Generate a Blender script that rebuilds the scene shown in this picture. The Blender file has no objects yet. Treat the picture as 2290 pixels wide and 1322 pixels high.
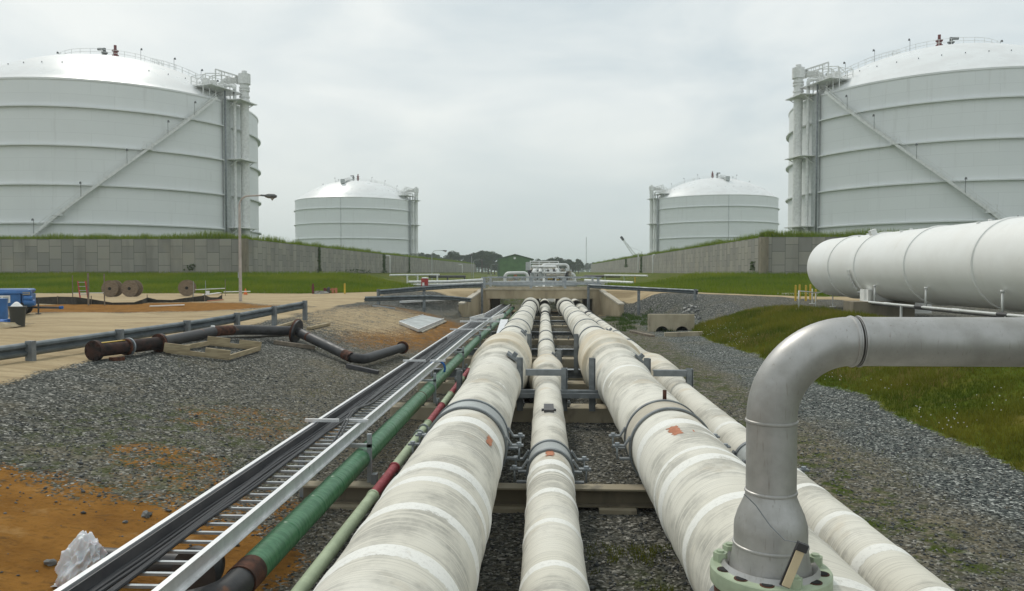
import bpy, bmesh, math, random
import numpy as np
from mathutils import Vector, Matrix, Quaternion, noise as mnoise

R = math.radians
random.seed(7)
rng = np.random.default_rng(11)
SC = bpy.context.scene
COL = SC.collection

# ------------------------------------------------------------------ camera
F = 1700.0 / 2290.0           # focal length in picture widths
PITCH = math.atan(53 / 1700)
YAW = math.atan(71 / 1700)
cam = bpy.data.cameras.new("camera")
cam_o = bpy.data.objects.new("camera", cam)
COL.objects.link(cam_o)
cam.sensor_width = 36
cam.lens = 36 * F
cam.clip_start = 0.05
cam.clip_end = 9000
cam_o.rotation_euler = (math.pi / 2 - PITCH, 0, YAW)
SC.camera = cam_o
CM = cam_o.rotation_euler.to_matrix()


def ray(px, py):
    d = CM @ Vector(((px - 1145) / 1700, -(py - 661) / 1700, -1))
    return d.normalized()


def pt(px, py, Y):
    """the point at distance Y ahead that is seen at (px, py) of the photograph"""
    d = ray(px, py)
    return d * (Y / d.y)


# ------------------------------------------------------------------ terrain
def sst(a, b, x):
    t = np.clip((x - a) / (b - a), 0, 1)
    return t * t * (3 - 2 * t)


def hashn(ix, iy, s):
    n = (ix.astype(np.int64) * 374761393 + iy.astype(np.int64) * 668265263 + s * 1274126177) & 0x7fffffff
    n = ((n ^ (n >> 13)) * 1274126177) & 0x7fffffff
    n = (n ^ (n >> 16)) & 0xffff
    return n / 65535.0


def vnoise(x, y, s=0):
    ix, iy = np.floor(x), np.floor(y)
    fx, fy = x - ix, y - iy
    fx, fy = fx * fx * (3 - 2 * fx), fy * fy * (3 - 2 * fy)
    a, b = hashn(ix, iy, s), hashn(ix + 1, iy, s)
    c, d = hashn(ix, iy + 1, s), hashn(ix + 1, iy + 1, s)
    return (a * (1 - fx) + b * fx) * (1 - fy) + (c * (1 - fx) + d * fx) * fy


def fbm(x, y, s=0, o=4):
    t, a, n = 0, .5, 0
    for k in range(o):
        t = t + a * vnoise(x * 2 ** k, y * 2 ** k, s + k)
        n += a
        a *= .5
    return t / n


PX = [-400, -60, -14, -11, -9.5, -7, -4.5, -3.2, -2.4, 6.5, 7.9, 10, 12.8, 16, 40, 400]
PZ = [-1.85, -1.85, -1.86, -1.93, -2.05, -2.55, -3.0, -3.2, -3.25, -3.25, -3.2, -2.72, -2.36, -2.32, -2.25, -2.2]


def H(x, y):
    x = np.asarray(x, float)
    y = np.asarray(y, float)
    p = np.interp(x + np.where(x < 0, 2.6 * sst(44, 55, y), 0), PX, PZ)
    road = np.interp(x, [-60, -20, -9, 6, 20, 60], [-1.86, -1.84, -1.52, -1.52, -1.86, -1.9])
    nl, nr = sst(6.5, 11, -x), sst(6.5, 12, x)
    tl = sst(57 - 8 * nl, 63 - 5 * nl, y)
    tr = sst(57 - 15 * nr, 63 - 8 * nr, y)
    t = np.where(x < 0, tl, tr)
    off = np.clip(62.1 - y, 0, 4.2) * .286
    trench = sst(-5.27, -5.02, x + off) * (1 - sst(4.58, 4.83, x - off)) * (1 - sst(84, 90, y)) * sst(46, 56, y)
    h = p * (1 - t) + road * t
    h = h * (1 - trench) + np.minimum(p, -3.25 - .008 * np.clip(y - 28, 0, 40)) * trench
    # banks up to the retaining walls
    far = y > 90
    ml = np.where(far, sst(27, 36, -x), sst(14, 24, -x))
    mr = np.where(far, sst(15, 24.5, x), sst(9, 19, x))
    m = np.maximum(ml, mr)
    g = np.clip((y - 61) / 28, 0, 1)
    base = road + (-.25 - road) * g * m
    h = np.where(y > 61, np.where(trench > .01, h, base), h)
    h = h * 1.0
    hump = sst(8.6, 11.8, x) * (1 - sst(13.2, 16.5, x)) * (1 - sst(40.5, 45.5, y + .35 * (12 - x))) * sst(-5, 5, y)
    h = h + hump * (.40 + .22 * (fbm(x * .35, y * .22, 61) - .5))
    rough = (fbm(x * .9, y * .9, 3) - .5) * .10 + (fbm(x * .25, y * .25, 9) - .5) * .16
    keep = 1 - sst(-4.6, -3.3, x) * (1 - sst(5.0, 6.5, x))
    h = h + rough * (.25 + .75 * keep) * (1 - .6 * sst(56, 60, y))
    return h


def hz(x, y):
    return float(H(np.array([x]), np.array([y]))[0])


def gp(px, py):
    """where the sight line of a picture point meets the ground"""
    d = ray(px, py)
    q = np.array(d) / d.y
    Ys = MARCH
    h = H(q[0] * Ys, q[0] * 0 + Ys)
    k = int(np.argmax(q[2] * Ys <= h))
    Y = Ys[k] if k else 400.0
    return Vector((q[0] * Y, Y, float(h[k]) if k else q[2] * Y))


MARCH = np.r_[np.arange(3, 70, .05), np.arange(70, 400, .2)]


def shade_dz(y):
    return -0.0115 * max(0.0, y - 28)


# ------------------------------------------------------------------ materials
MATS = {}


class NT:
    def __init__(self, name):
        m = bpy.data.materials.new(name)
        m.use_nodes = True
        self.m, self.t = m, m.node_tree
        self.p = self.t.nodes["Principled BSDF"]
        self.out = self.t.nodes["Material Output"]

    def n(self, typ, **kw):
        o = self.t.nodes.new(typ)
        for k, v in kw.items():
            if k.startswith("i_"):
                o.inputs[k[2:].replace("_", " ")].default_value = v
            else:
                setattr(o, k, v)
        return o

    def l(self, a, b):
        self.t.links.new(a, b)

    def math(self, op, a, b=None, clamp=False):
        o = self.n("ShaderNodeMath", operation=op, use_clamp=clamp)
        for k, v in enumerate((a, b)):
            if v is None:
                continue
            if isinstance(v, (int, float)):
                o.inputs[k].default_value = v
            else:
                self.l(v, o.inputs[k])
        return o.outputs[0]

    def mix(self, f, a, b, typ="MIX"):
        o = self.n("ShaderNodeMix", data_type="RGBA", blend_type=typ)
        for s, v in ((0, f), (6, a), (7, b)):
            if isinstance(v, (int, float)):
                o.inputs[s].default_value = v
            elif isinstance(v, tuple):
                o.inputs[s].default_value = (*v, 1) if len(v) == 3 else v
            else:
                self.l(v, o.inputs[s])
        return o.outputs[2]

    def rng(self, v, a, b, c=0.0, d=1.0, smooth=True):
        o = self.n("ShaderNodeMapRange", interpolation_type="SMOOTHSTEP" if smooth else "LINEAR")
        self.l(v, o.inputs[0])
        for k, q in enumerate((a, b, c, d)):
            o.inputs[k + 1].default_value = q
        return o.outputs[0]

    def coords(self, scale=(1, 1, 1), kind="Object"):
        tc = self.n("ShaderNodeTexCoord")
        mp = self.n("ShaderNodeMapping")
        mp.inputs["Scale"].default_value = scale
        self.l(tc.outputs[kind], mp.inputs[0])
        return mp.outputs[0]

    def noise(self, vec, scale, detail=4, rough=.55):
        o = self.n("ShaderNodeTexNoise")
        o.inputs["Scale"].default_value = scale
        o.inputs["Detail"].default_value = detail
        o.inputs["Roughness"].default_value = rough
        self.l(vec, o.inputs["Vector"])
        return o.outputs[0]

    def bump(self, h, strength, dist):
        o = self.n("ShaderNodeBump")
        o.inputs["Strength"].default_value = strength
        o.inputs["Distance"].default_value = dist
        self.l(h, o.inputs["Height"])
        self.l(o.outputs[0], self.p.inputs["Normal"])
        return o


def pmat(name, c1, c2=None, scale=3.0, rough=.6, metal=0.0, bump=0.0, bscale=40.0, stretch=(1, 1, 1), lo=.35, hi=.65,
         c3=None, scale3=1.0, lo3=.55, hi3=.75, rvar=.12):
    """paint or metal with a blotchy second colour, an optional third one (rust, dirt) and a fine bump"""
    if name in MATS:
        return MATS[name]
    t = NT(name)
    t.p.inputs["Metallic"].default_value = metal
    t.p.inputs["Roughness"].default_value = rough
    v = t.coords(stretch)
    nz = t.noise(v, scale, 6)
    if c2 is None:
        c2 = tuple(q * .8 for q in c1)
    col = t.mix(t.rng(nz, lo, hi), c1, c2)
    if c3:
        n3 = t.noise(v, scale3, 7, .65)
        col = t.mix(t.rng(n3, lo3, hi3), col, c3)
    t.l(col, t.p.inputs["Base Color"])
    t.l(t.rng(nz, .2, .8, max(.05, rough - rvar), min(1, rough + rvar)), t.p.inputs["Roughness"])
    if bump:
        t.bump(t.noise(v, bscale, 3), bump, .01)
    MATS[name] = t.m
    return t.m


def make_materials():
    M = MATS
    pmat("tank_paint", (.73, .755, .75), (.67, .69, .685), .12, .55, c3=(.57, .585, .575), scale3=.35, lo3=.58, hi3=.8, stretch=(1, 1, .25))
    pmat("dome_paint", (.80, .82, .815), (.74, .75, .745), .25, .34, c3=(.66, .67, .66), scale3=.7, lo3=.58, hi3=.8)
    pmat("ring_paint", (.42, .43, .42), (.34, .345, .335), 1.2, .6)
    pmat("white_steel", (.74, .75, .73), (.62, .63, .61), 2.5, .45, c3=(.40, .36, .30), scale3=3, lo3=.66, hi3=.85)
    pmat("vessel_paint", (.82, .825, .80), (.77, .77, .74), .6, .42, c3=(.66, .64, .58), scale3=.9, lo3=.6, hi3=.85, bump=.04, bscale=6)
    pmat("grey_steel", (.235, .255, .265), (.16, .175, .185), 4, .55, .35, .12, 60)
    pmat("galv", (.40, .43, .45), (.30, .33, .355), 5, .48, .55, .08, 40)
    pmat("guardrail_steel", (.15, .175, .185), (.10, .12, .13), 2.5, .5, .45, .06, 30, c3=(.17, .14, .11), scale3=3, lo3=.68, hi3=.85)
    pmat("bright_alu", (.80, .81, .82), (.66, .67, .68), 6, .38, .55)
    pmat("dark_steel", (.055, .055, .06), (.085, .083, .085), 4, .55, .25, .15, 60)
    pmat("black_pipe", (.026, .026, .028), (.052, .052, .054), 5, .52, .1, .1, 50, c3=(.17, .07, .03), scale3=2.2, lo3=.62, hi3=.74)
    pmat("rust", (.105, .035, .016), (.035, .017, .012), 7, .85, .1, .35, 40)
    pmat("dark_rust", (.045, .017, .011), (.014, .011, .010), 5, .85, .1, .35, 40)
    pmat("rust_patch", (.48, .19, .10), (.38, .15, .08), 9, .85, 0, .2, 50)
    pmat("concrete", (.44, .385, .28), (.34, .295, .21), 1.6, .9, 0, .25, 30, c3=(.16, .145, .12), scale3=2.2, lo3=.55, hi3=.8, stretch=(1, 1, .45))
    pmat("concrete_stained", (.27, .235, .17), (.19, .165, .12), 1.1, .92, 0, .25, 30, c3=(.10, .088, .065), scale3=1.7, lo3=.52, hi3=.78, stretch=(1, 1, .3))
    pmat("bridge_concrete", (.42, .35, .235), (.33, .27, .175), 1.2, .92, 0, .2, 30, c3=(.20, .165, .115), scale3=1.3, lo3=.52, hi3=.78, stretch=(1, 1, .3))
    pmat("light_concrete", (.52, .48, .40), (.43, .39, .31), 2, .9, 0, .2, 35)
    pmat("timber", (.38, .31, .19), (.27, .215, .13), 3, .85, 0, .3, 40, stretch=(1, 1, 6))
    pmat("grey_timber", (.24, .20, .15), (.15, .125, .095), 4, .9, 0, .3, 40)
    pmat("reel_wood", (.23, .175, .12), (.15, .11, .075), 6, .9, 0, .3, 30, stretch=(1, 1, 5))
    pmat("plywood", (.55, .46, .30), (.47, .38, .25), 4, .75)
    pmat("green_pipe_paint", (.05, .185, .08), (.033, .135, .058), 7, .40, 0, .05, 30, stretch=(1, 3, 1), c3=(.10, .25, .15), scale3=6, lo3=.6, hi3=.8)
    pmat("pale_green", (.42, .50, .33), (.34, .41, .27), 5, .6, c3=(.25, .24, .17), scale3=9, lo3=.62, hi3=.8)
    pmat("flange_green", (.40, .475, .33), (.33, .39, .27), 6, .5, c3=(.20, .25, .15), scale3=7, lo3=.64, hi3=.82, bump=.08, bscale=50)
    pmat("conduit_red", (.33, .035, .05), (.25, .03, .04), 9, .6)
    pmat("safety_red", (.42, .04, .035), (.30, .03, .03), 5, .5)
    pmat("dark_red", (.16, .02, .02), (.10, .015, .015), 5, .55)
    pmat("yellow_paint", (.62, .42, .03), (.50, .33, .03), 5, .5, c3=(.25, .17, .05), scale3=7, lo3=.62, hi3=.8)
    pmat("orange_plastic", (.75, .16, .02), None, 4, .5)
    pmat("blue_paint", (.03, .14, .38), (.025, .11, .30), 3, .4, c3=(.08, .12, .18), scale3=4, lo3=.62, hi3=.8)
    pmat("blue_cloth", (.02, .14, .45), (.015, .09, .30), 9, .75)
    pmat("rubber", (.02, .02, .02), (.03, .03, .03), 6, .8)
    pmat("bin_plastic", (.03, .033, .028), (.04, .043, .037), 4, .55)
    pmat("cable_black", (.014, .014, .016), (.022, .022, .025), 8, .42)
    pmat("silt_fabric", (.045, .04, .03), (.03, .027, .02), 6, .9)
    pmat("white_plastic", (.80, .80, .78), (.70, .70, .68), 5, .5)
    pmat("dark_gap", (.012, .012, .012), None, 5, .9)
    pmat("shed_green", (.085, .19, .055), (.065, .15, .045), .6, .55)
    pmat("shed_roof", (.07, .13, .06), (.055, .105, .05), .6, .5)
    pmat("pale_grey_paint", (.42, .45, .44), (.34, .36, .355), 2, .5)
    pmat("lamp_post_paint", (.48, .43, .39), (.38, .34, .31), 3, .6)
    pmat("lamp_head_grey", (.12, .13, .13), (.08, .085, .085), 4, .5)
    pmat("bark", (.10, .075, .05), (.06, .045, .03), 5, .95)
    pmat("manifold_tan", (.42, .39, .32), (.27, .25, .20), 2, .7, c3=(.12, .11, .09), scale3=1.5, lo3=.5, hi3=.7)
    pmat("stone", (.17, .175, .17), (.095, .098, .095), 3, .9, 0, .3, 20)
    pmat("white_stone", (.45, .44, .41), (.20, .20, .19), 2, .9, 0, .3, 20)

    # shell plates: faint weld lines and a little run-off under them
    t = NT("tank_paint_plates")
    tc = t.n("ShaderNodeTexCoord")
    sp = t.n("ShaderNodeSeparateXYZ")
    t.l(tc.outputs["Object"], sp.inputs[0])
    ang = t.math("MULTIPLY", t.math("ARCTAN2", sp.outputs[1], sp.outputs[0]), 27.0)
    cb_ = t.n("ShaderNodeCombineXYZ")
    t.l(ang, cb_.inputs[0])
    t.l(sp.outputs[2], cb_.inputs[1])
    br = t.n("ShaderNodeTexBrick", offset=.37, squash=1)
    for k_, v_ in (("Scale", 1), ("Brick Width", 9.4), ("Row Height", 2.1), ("Mortar Size", .035), ("Mortar Smooth", .6), ("Bias", 0)):
        br.inputs[k_].default_value = v_
    br.inputs["Color1"].default_value = (.74, .765, .76, 1)
    br.inputs["Color2"].default_value = (.715, .74, .735, 1)
    br.inputs["Mortar"].default_value = (.63, .65, .645, 1)
    t.l(cb_.outputs[0], br.inputs["Vector"])
    mp = t.n("ShaderNodeMapping")
    mp.inputs["Scale"].default_value = (.9, .06, 1)
    t.l(cb_.outputs[0], mp.inputs[0])
    run = t.noise(mp.outputs[0], 1.0, 6, .65)
    col = t.mix(t.math("MULTIPLY", t.rng(run, .54, .75), .34), br.outputs[0], (.50, .505, .49))
    col = t.mix(t.math("MULTIPLY", t.rng(t.noise(t.coords((.1, .1, .1)), 1.2, 4), .5, .7), .3), col, (.66, .685, .69))
    t.l(col, t.p.inputs["Base Color"])
    t.p.inputs["Roughness"].default_value = .5
    t.bump(br.outputs["Fac"], -.25, .02)
    M["tank_paint_plates"] = t.m

    # foliage with a per-vertex tint, leaf-thin translucency
    def leaf(name, a, b, rough=.7):
        t = NT(name)
        at = t.n("ShaderNodeAttribute", attribute_name="tint")
        col = t.mix(at.outputs["Fac"], a, b)
        t.l(col, t.p.inputs["Base Color"])
        t.p.inputs["Roughness"].default_value = rough
        t.p.inputs["Specular IOR Level"].default_value = .05
        tr = t.n("ShaderNodeBsdfTranslucent")
        t.l(col, tr.inputs[0])
        mx = t.n("ShaderNodeMixShader")
        mx.inputs[0].default_value = .38
        t.l(t.p.outputs[0], mx.inputs[1])
        t.l(tr.outputs[0], mx.inputs[2])
        t.l(mx.outputs[0], t.out.inputs[0])
        MATS[name] = t.m
    leaf("grass_blade", (.055, .10, .007), (.215, .20, .024))
    leaf("bank_grass", (.085, .165, .005), (.22, .265, .018))
    leaf("dry_grass", (.24, .19, .06), (.33, .23, .10))
    leaf("tree_leaf", (.03, .058, .026), (.07, .105, .045))
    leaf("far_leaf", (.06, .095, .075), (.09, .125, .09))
    leaf("ivy_leaf", (.035, .075, .014), (.08, .125, .025))
    pmat("petal", (.75, .75, .70), None, 4, .7)

    # stainless riser: brushed, faintly streaked, weathered at the joints
    t = NT("stainless")
    v = t.coords()
    n1 = t.noise(v, 5, 5)
    n2 = t.noise(t.coords((14, 14, 1.5)), 5, 4)
    col = t.mix(t.rng(n1, .3, .7), (.46, .455, .445), (.36, .355, .335))
    col = t.mix(t.rng(n2, .58, .8), col, (.30, .285, .255))
    t.l(col, t.p.inputs["Base Color"])
    t.p.inputs["Metallic"].default_value = .75
    t.l(t.rng(n1, .2, .8, .42, .62), t.p.inputs["Roughness"])
    t.bump(t.noise(v, 70, 3), .05, .004)
    M["stainless"] = t.m

    # wrapped pipe: pale mastic with rings of grey weathering and white tape bands
    t = NT("pipe_wrap")
    v = t.coords((1, 1, 1))
    vs = t.coords((.9, 16, .9))
    vl = t.coords((1.1, .8, 1.1))
    big = t.noise(vl, 1.3, 5, .6)
    st = t.noise(vs, 1.6, 6, .65)
    fine = t.noise(v, 26, 5, .7)
    col = t.mix(t.rng(t.noise(vl, .7, 3), .35, .65), (.725, .705, .63), (.645, .62, .535))
    f = t.math("MULTIPLY", t.rng(st, .34, .56), t.rng(big, .45, .63))
    f = t.math("MULTIPLY", f, t.rng(fine, .25, .6, .55, 1))
    col = t.mix(t.math("MULTIPLY", f, .66), col, (.215, .21, .185))
    st2 = t.noise(t.coords((.7, 38, .7)), 1.5, 4, .6)
    col = t.mix(t.math("MULTIPLY", t.rng(st2, .48, .70), .42), col, (.30, .285, .245))
    warm = t.noise(t.coords((1.3, 1.3, 1.3)), 1.1, 4)
    col = t.mix(t.math("MULTIPLY", t.rng(warm, .58, .74), .35), col, (.50, .38, .22))
    wa = t.n("ShaderNodeAttribute", attribute_name="warm")
    wf = t.math("MULTIPLY", wa.outputs["Fac"], t.rng(t.noise(t.coords((1, 2.5, 1)), 1.4, 5, .6), .30, .68, .1, .75))
    col = t.mix(wf, col, (.56, .455, .29))
    at = t.n("ShaderNodeAttribute", attribute_name="band")
    b = t.math("ADD", at.outputs["Fac"], t.math("MULTIPLY", t.math("SUBTRACT", t.noise(t.coords((7, 7, 7)), 2.2, 6, .7), .5), .8))
    b = t.math("ADD", b, t.math("MULTIPLY", t.math("SUBTRACT", t.noise(t.coords((1.4, .8, 1.4)), 1.5, 3), .58), 1.5))
    bf = t.rng(b, .46, .62)
    bc = t.mix(t.math("MULTIPLY", t.rng(fine, .5, .66), .55), (.79, .785, .74), (.58, .57, .53))
    col = t.mix(bf, col, bc)
    t.l(col, t.p.inputs["Base Color"])
    t.p.inputs["Roughness"].default_value = .72
    hgt = t.math("ADD", t.math("MULTIPLY", st, .6), t.math("ADD", t.math("MULTIPLY", fine, .35), t.math("MULTIPLY", bf, .5)))
    t.bump(hgt, .30, .018)
    M["pipe_wrap"] = t.m

    # precast wall panels
    t = NT("wall_panels")
    tc = t.n("ShaderNodeTexCoord")
    uv = tc.outputs["UV"]
    mp = t.n("ShaderNodeMapping")
    mp.inputs["Rotation"].default_value = (0, 0, math.pi / 2)
    t.l(uv, mp.inputs[0])
    br = t.n("ShaderNodeTexBrick", offset=.5, squash=1)
    br.inputs["Scale"].default_value = 1
    br.inputs["Brick Width"].default_value = 1.55
    br.inputs["Row Height"].default_value = 1.5
    br.inputs["Mortar Size"].default_value = .022
    br.inputs["Mortar Smooth"].default_value = .3
    br.inputs["Bias"].default_value = 0
    br.inputs["Color1"].default_value = (.33, .315, .27, 1)
    br.inputs["Color2"].default_value = (.24, .235, .21, 1)
    br.inputs["Mortar"].default_value = (.05, .05, .045, 1)
    t.l(mp.outputs[0], br.inputs["Vector"])
    n1 = t.noise(t.coords((.5, .5, .12)), 1.3, 6)
    n2 = t.noise(t.coords((1, 1, 1)), .25, 4)
    col = t.mix(t.math("MULTIPLY", t.rng(n1, .45, .75), .55), br.outputs[0], (.15, .145, .125))
    col = t.mix(t.math("MULTIPLY", t.rng(n2, .5, .75), .35), col, (.36, .32, .235))
    t.l(col, t.p.inputs["Base Color"])
    t.p.inputs["Roughness"].default_value = .92
    t.bump(br.outputs["Fac"], -.4, .03)
    M["wall_panels"] = t.m

    # ground: gravel, orange subsoil, sand road and turf, blended by painted masks broken up by noise
    t = NT("ground_cover")
    v = t.coords()
    mk = t.n("ShaderNodeAttribute", attribute_name="mask")
    sp = t.n("ShaderNodeSeparateColor")
    t.l(mk.outputs["Color"], sp.inputs[0])
    tn = t.n("ShaderNodeAttribute", attribute_name="cast")
    st = t.n("ShaderNodeSeparateColor")
    t.l(tn.outputs["Color"], st.inputs[0])
    vor = t.n("ShaderNodeTexVoronoi", feature="F1")
    vor.inputs["Scale"].default_value = 27
    t.l(v, vor.inputs["Vector"])
    vc = t.n("ShaderNodeSeparateColor")
    t.l(vor.outputs["Color"], vc.inputs[0])
    vor2 = t.n("ShaderNodeTexVoronoi", feature="F1")
    vor2.inputs["Scale"].default_value = 9
    t.l(v, vor2.inputs["Vector"])
    vc2 = t.n("ShaderNodeSeparateColor")
    t.l(vor2.outputs["Color"], vc2.inputs[0])
    rnd = t.math("ADD", t.math("MULTIPLY", vc.outputs[0], .86), t.math("MULTIPLY", vc2.outputs[0], .14))
    ramp = t.n("ShaderNodeValToRGB")
    e = ramp.color_ramp.elements
    e[0].position, e[0].color = .12, (.016, .019, .019, 1)
    e[1].position, e[1].color = .93, (.43, .42, .385, 1)
    for p_, c_ in ((.40, (.058, .063, .059, 1)), (.66, (.118, .122, .112, 1)), (.82, (.195, .193, .172, 1))):
        q = e.new(p_)
        q.color = c_
    t.l(rnd, ramp.inputs[0])
    grav = ramp.outputs[0]
    tan = t.mix(vc.outputs[1], (.07, .062, .041), (.26, .225, .155))
    pn = t.noise(v, .55, 5, .6)
    tanf = t.math("MULTIPLY", t.math("ADD", st.outputs[1], t.rng(pn, .48, .7, 0, .5)), t.rng(t.noise(v, 7, 4), .3, .65, .35, 1), True)
    grav = t.mix(tanf, grav, tan)
    blue = t.mix(1.0, grav, (1.10, 1.16, 1.19), "MULTIPLY")
    grav = t.mix(st.outputs[0], grav, blue)
    gn = t.noise(v, 3.2, 6, .65)
    moss = t.math("MULTIPLY", st.outputs[2], t.rng(gn, .46, .62))
    grav = t.mix(moss, grav, (.055, .075, .014))
    # subsoil
    dn = t.noise(v, 1.6, 7, .62)
    dn2 = t.noise(v, 14, 5, .6)
    dirt = t.mix(t.rng(dn, .33, .68), (.285, .138, .032), (.195, .09, .02))
    dirt = t.mix(t.math("MULTIPLY", t.rng(dn2, .5, .75), .5), dirt, (.12, .058, .015))
    dn3 = t.noise(t.coords((1, 2.2, 1)), 4.5, 6, .66)
    dirt = t.mix(t.math("MULTIPLY", t.rng(dn3, .52, .70), .75), dirt, (.115, .062, .022))
    dirt = t.mix(t.math("MULTIPLY", t.rng(t.noise(v, 2.6, 6, .6), .55, .72), .6), dirt, (.36, .215, .085))
    # sand
    sn = t.noise(t.coords((.25, 1.6, 1)), .9, 6, .6)
    sand = t.mix(t.rng(sn, .35, .66), (.47, .375, .235), (.37, .285, .17))
    trk = t.noise(t.coords((.10, 2.6, 1)), 1.0, 5, .62)
    sand = t.mix(t.math("MULTIPLY", t.rng(trk, .50, .66), .55), sand, (.25, .19, .115))
    sand = t.mix(t.math("MULTIPLY", t.rng(t.noise(v, 9, 4), .52, .72), .35), sand, (.25, .19, .12))
    # turf
    un = t.noise(v, .35, 5, .6)
    un2 = t.noise(v, 4, 5, .7)
    turf = t.mix(t.rng(un, .35, .65), (.07, .108, .009), (.125, .13, .016))
    turf = t.mix(t.math("MULTIPLY", t.rng(un2, .45, .7), .6), turf, (.05, .075, .012))
    turf = t.mix(t.math("MULTIPLY", t.rng(t.noise(v, .9, 4), .58, .74), .6), turf, (.17, .125, .035))
    brk = t.math("MULTIPLY", t.math("SUBTRACT", t.noise(v, 2.4, 7, .68), .5), .9)
    brk2 = t.math("MULTIPLY", t.math("SUBTRACT", t.math("ADD", t.math("MULTIPLY", vc.outputs[2], .5), t.math("MULTIPLY", t.noise(v, 3, 5), .5)), .5), .8)

    def m(ch):
        return t.rng(t.math("ADD", t.math("ADD", sp.outputs[ch], brk), brk2), .40, .60)
    md, ms, mg = m(0), m(1), m(2)
    col = t.mix(md, grav, dirt)
    col = t.mix(ms, col, sand)
    col = t.mix(mg, col, turf)
    t.l(col, t.p.inputs["Base Color"])
    t.p.inputs["Roughness"].default_value = .95
    t.p.inputs["Specular IOR Level"].default_value = .06
    soft = t.math("MAXIMUM", md, ms)
    gh = t.math("MULTIPLY", t.math("SUBTRACT", 1.0, vor.outputs["Distance"]), t.math("SUBTRACT", 1.0, soft))
    gh = t.math("ADD", gh, t.math("MULTIPLY", t.math("ADD", dn2, t.math("MULTIPLY", dn3, 1.6)), t.math("MULTIPLY", soft, .9)))
    t.bump(gh, .75, .035)
    M["ground_cover"] = t.m

    # berm turf (no masks)
    pmat("berm_turf", (.065, .105, .015), (.045, .075, .012), .8, .95, c3=(.12, .11, .035), scale3=.5, lo3=.55, hi3=.75)


make_materials()
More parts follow.
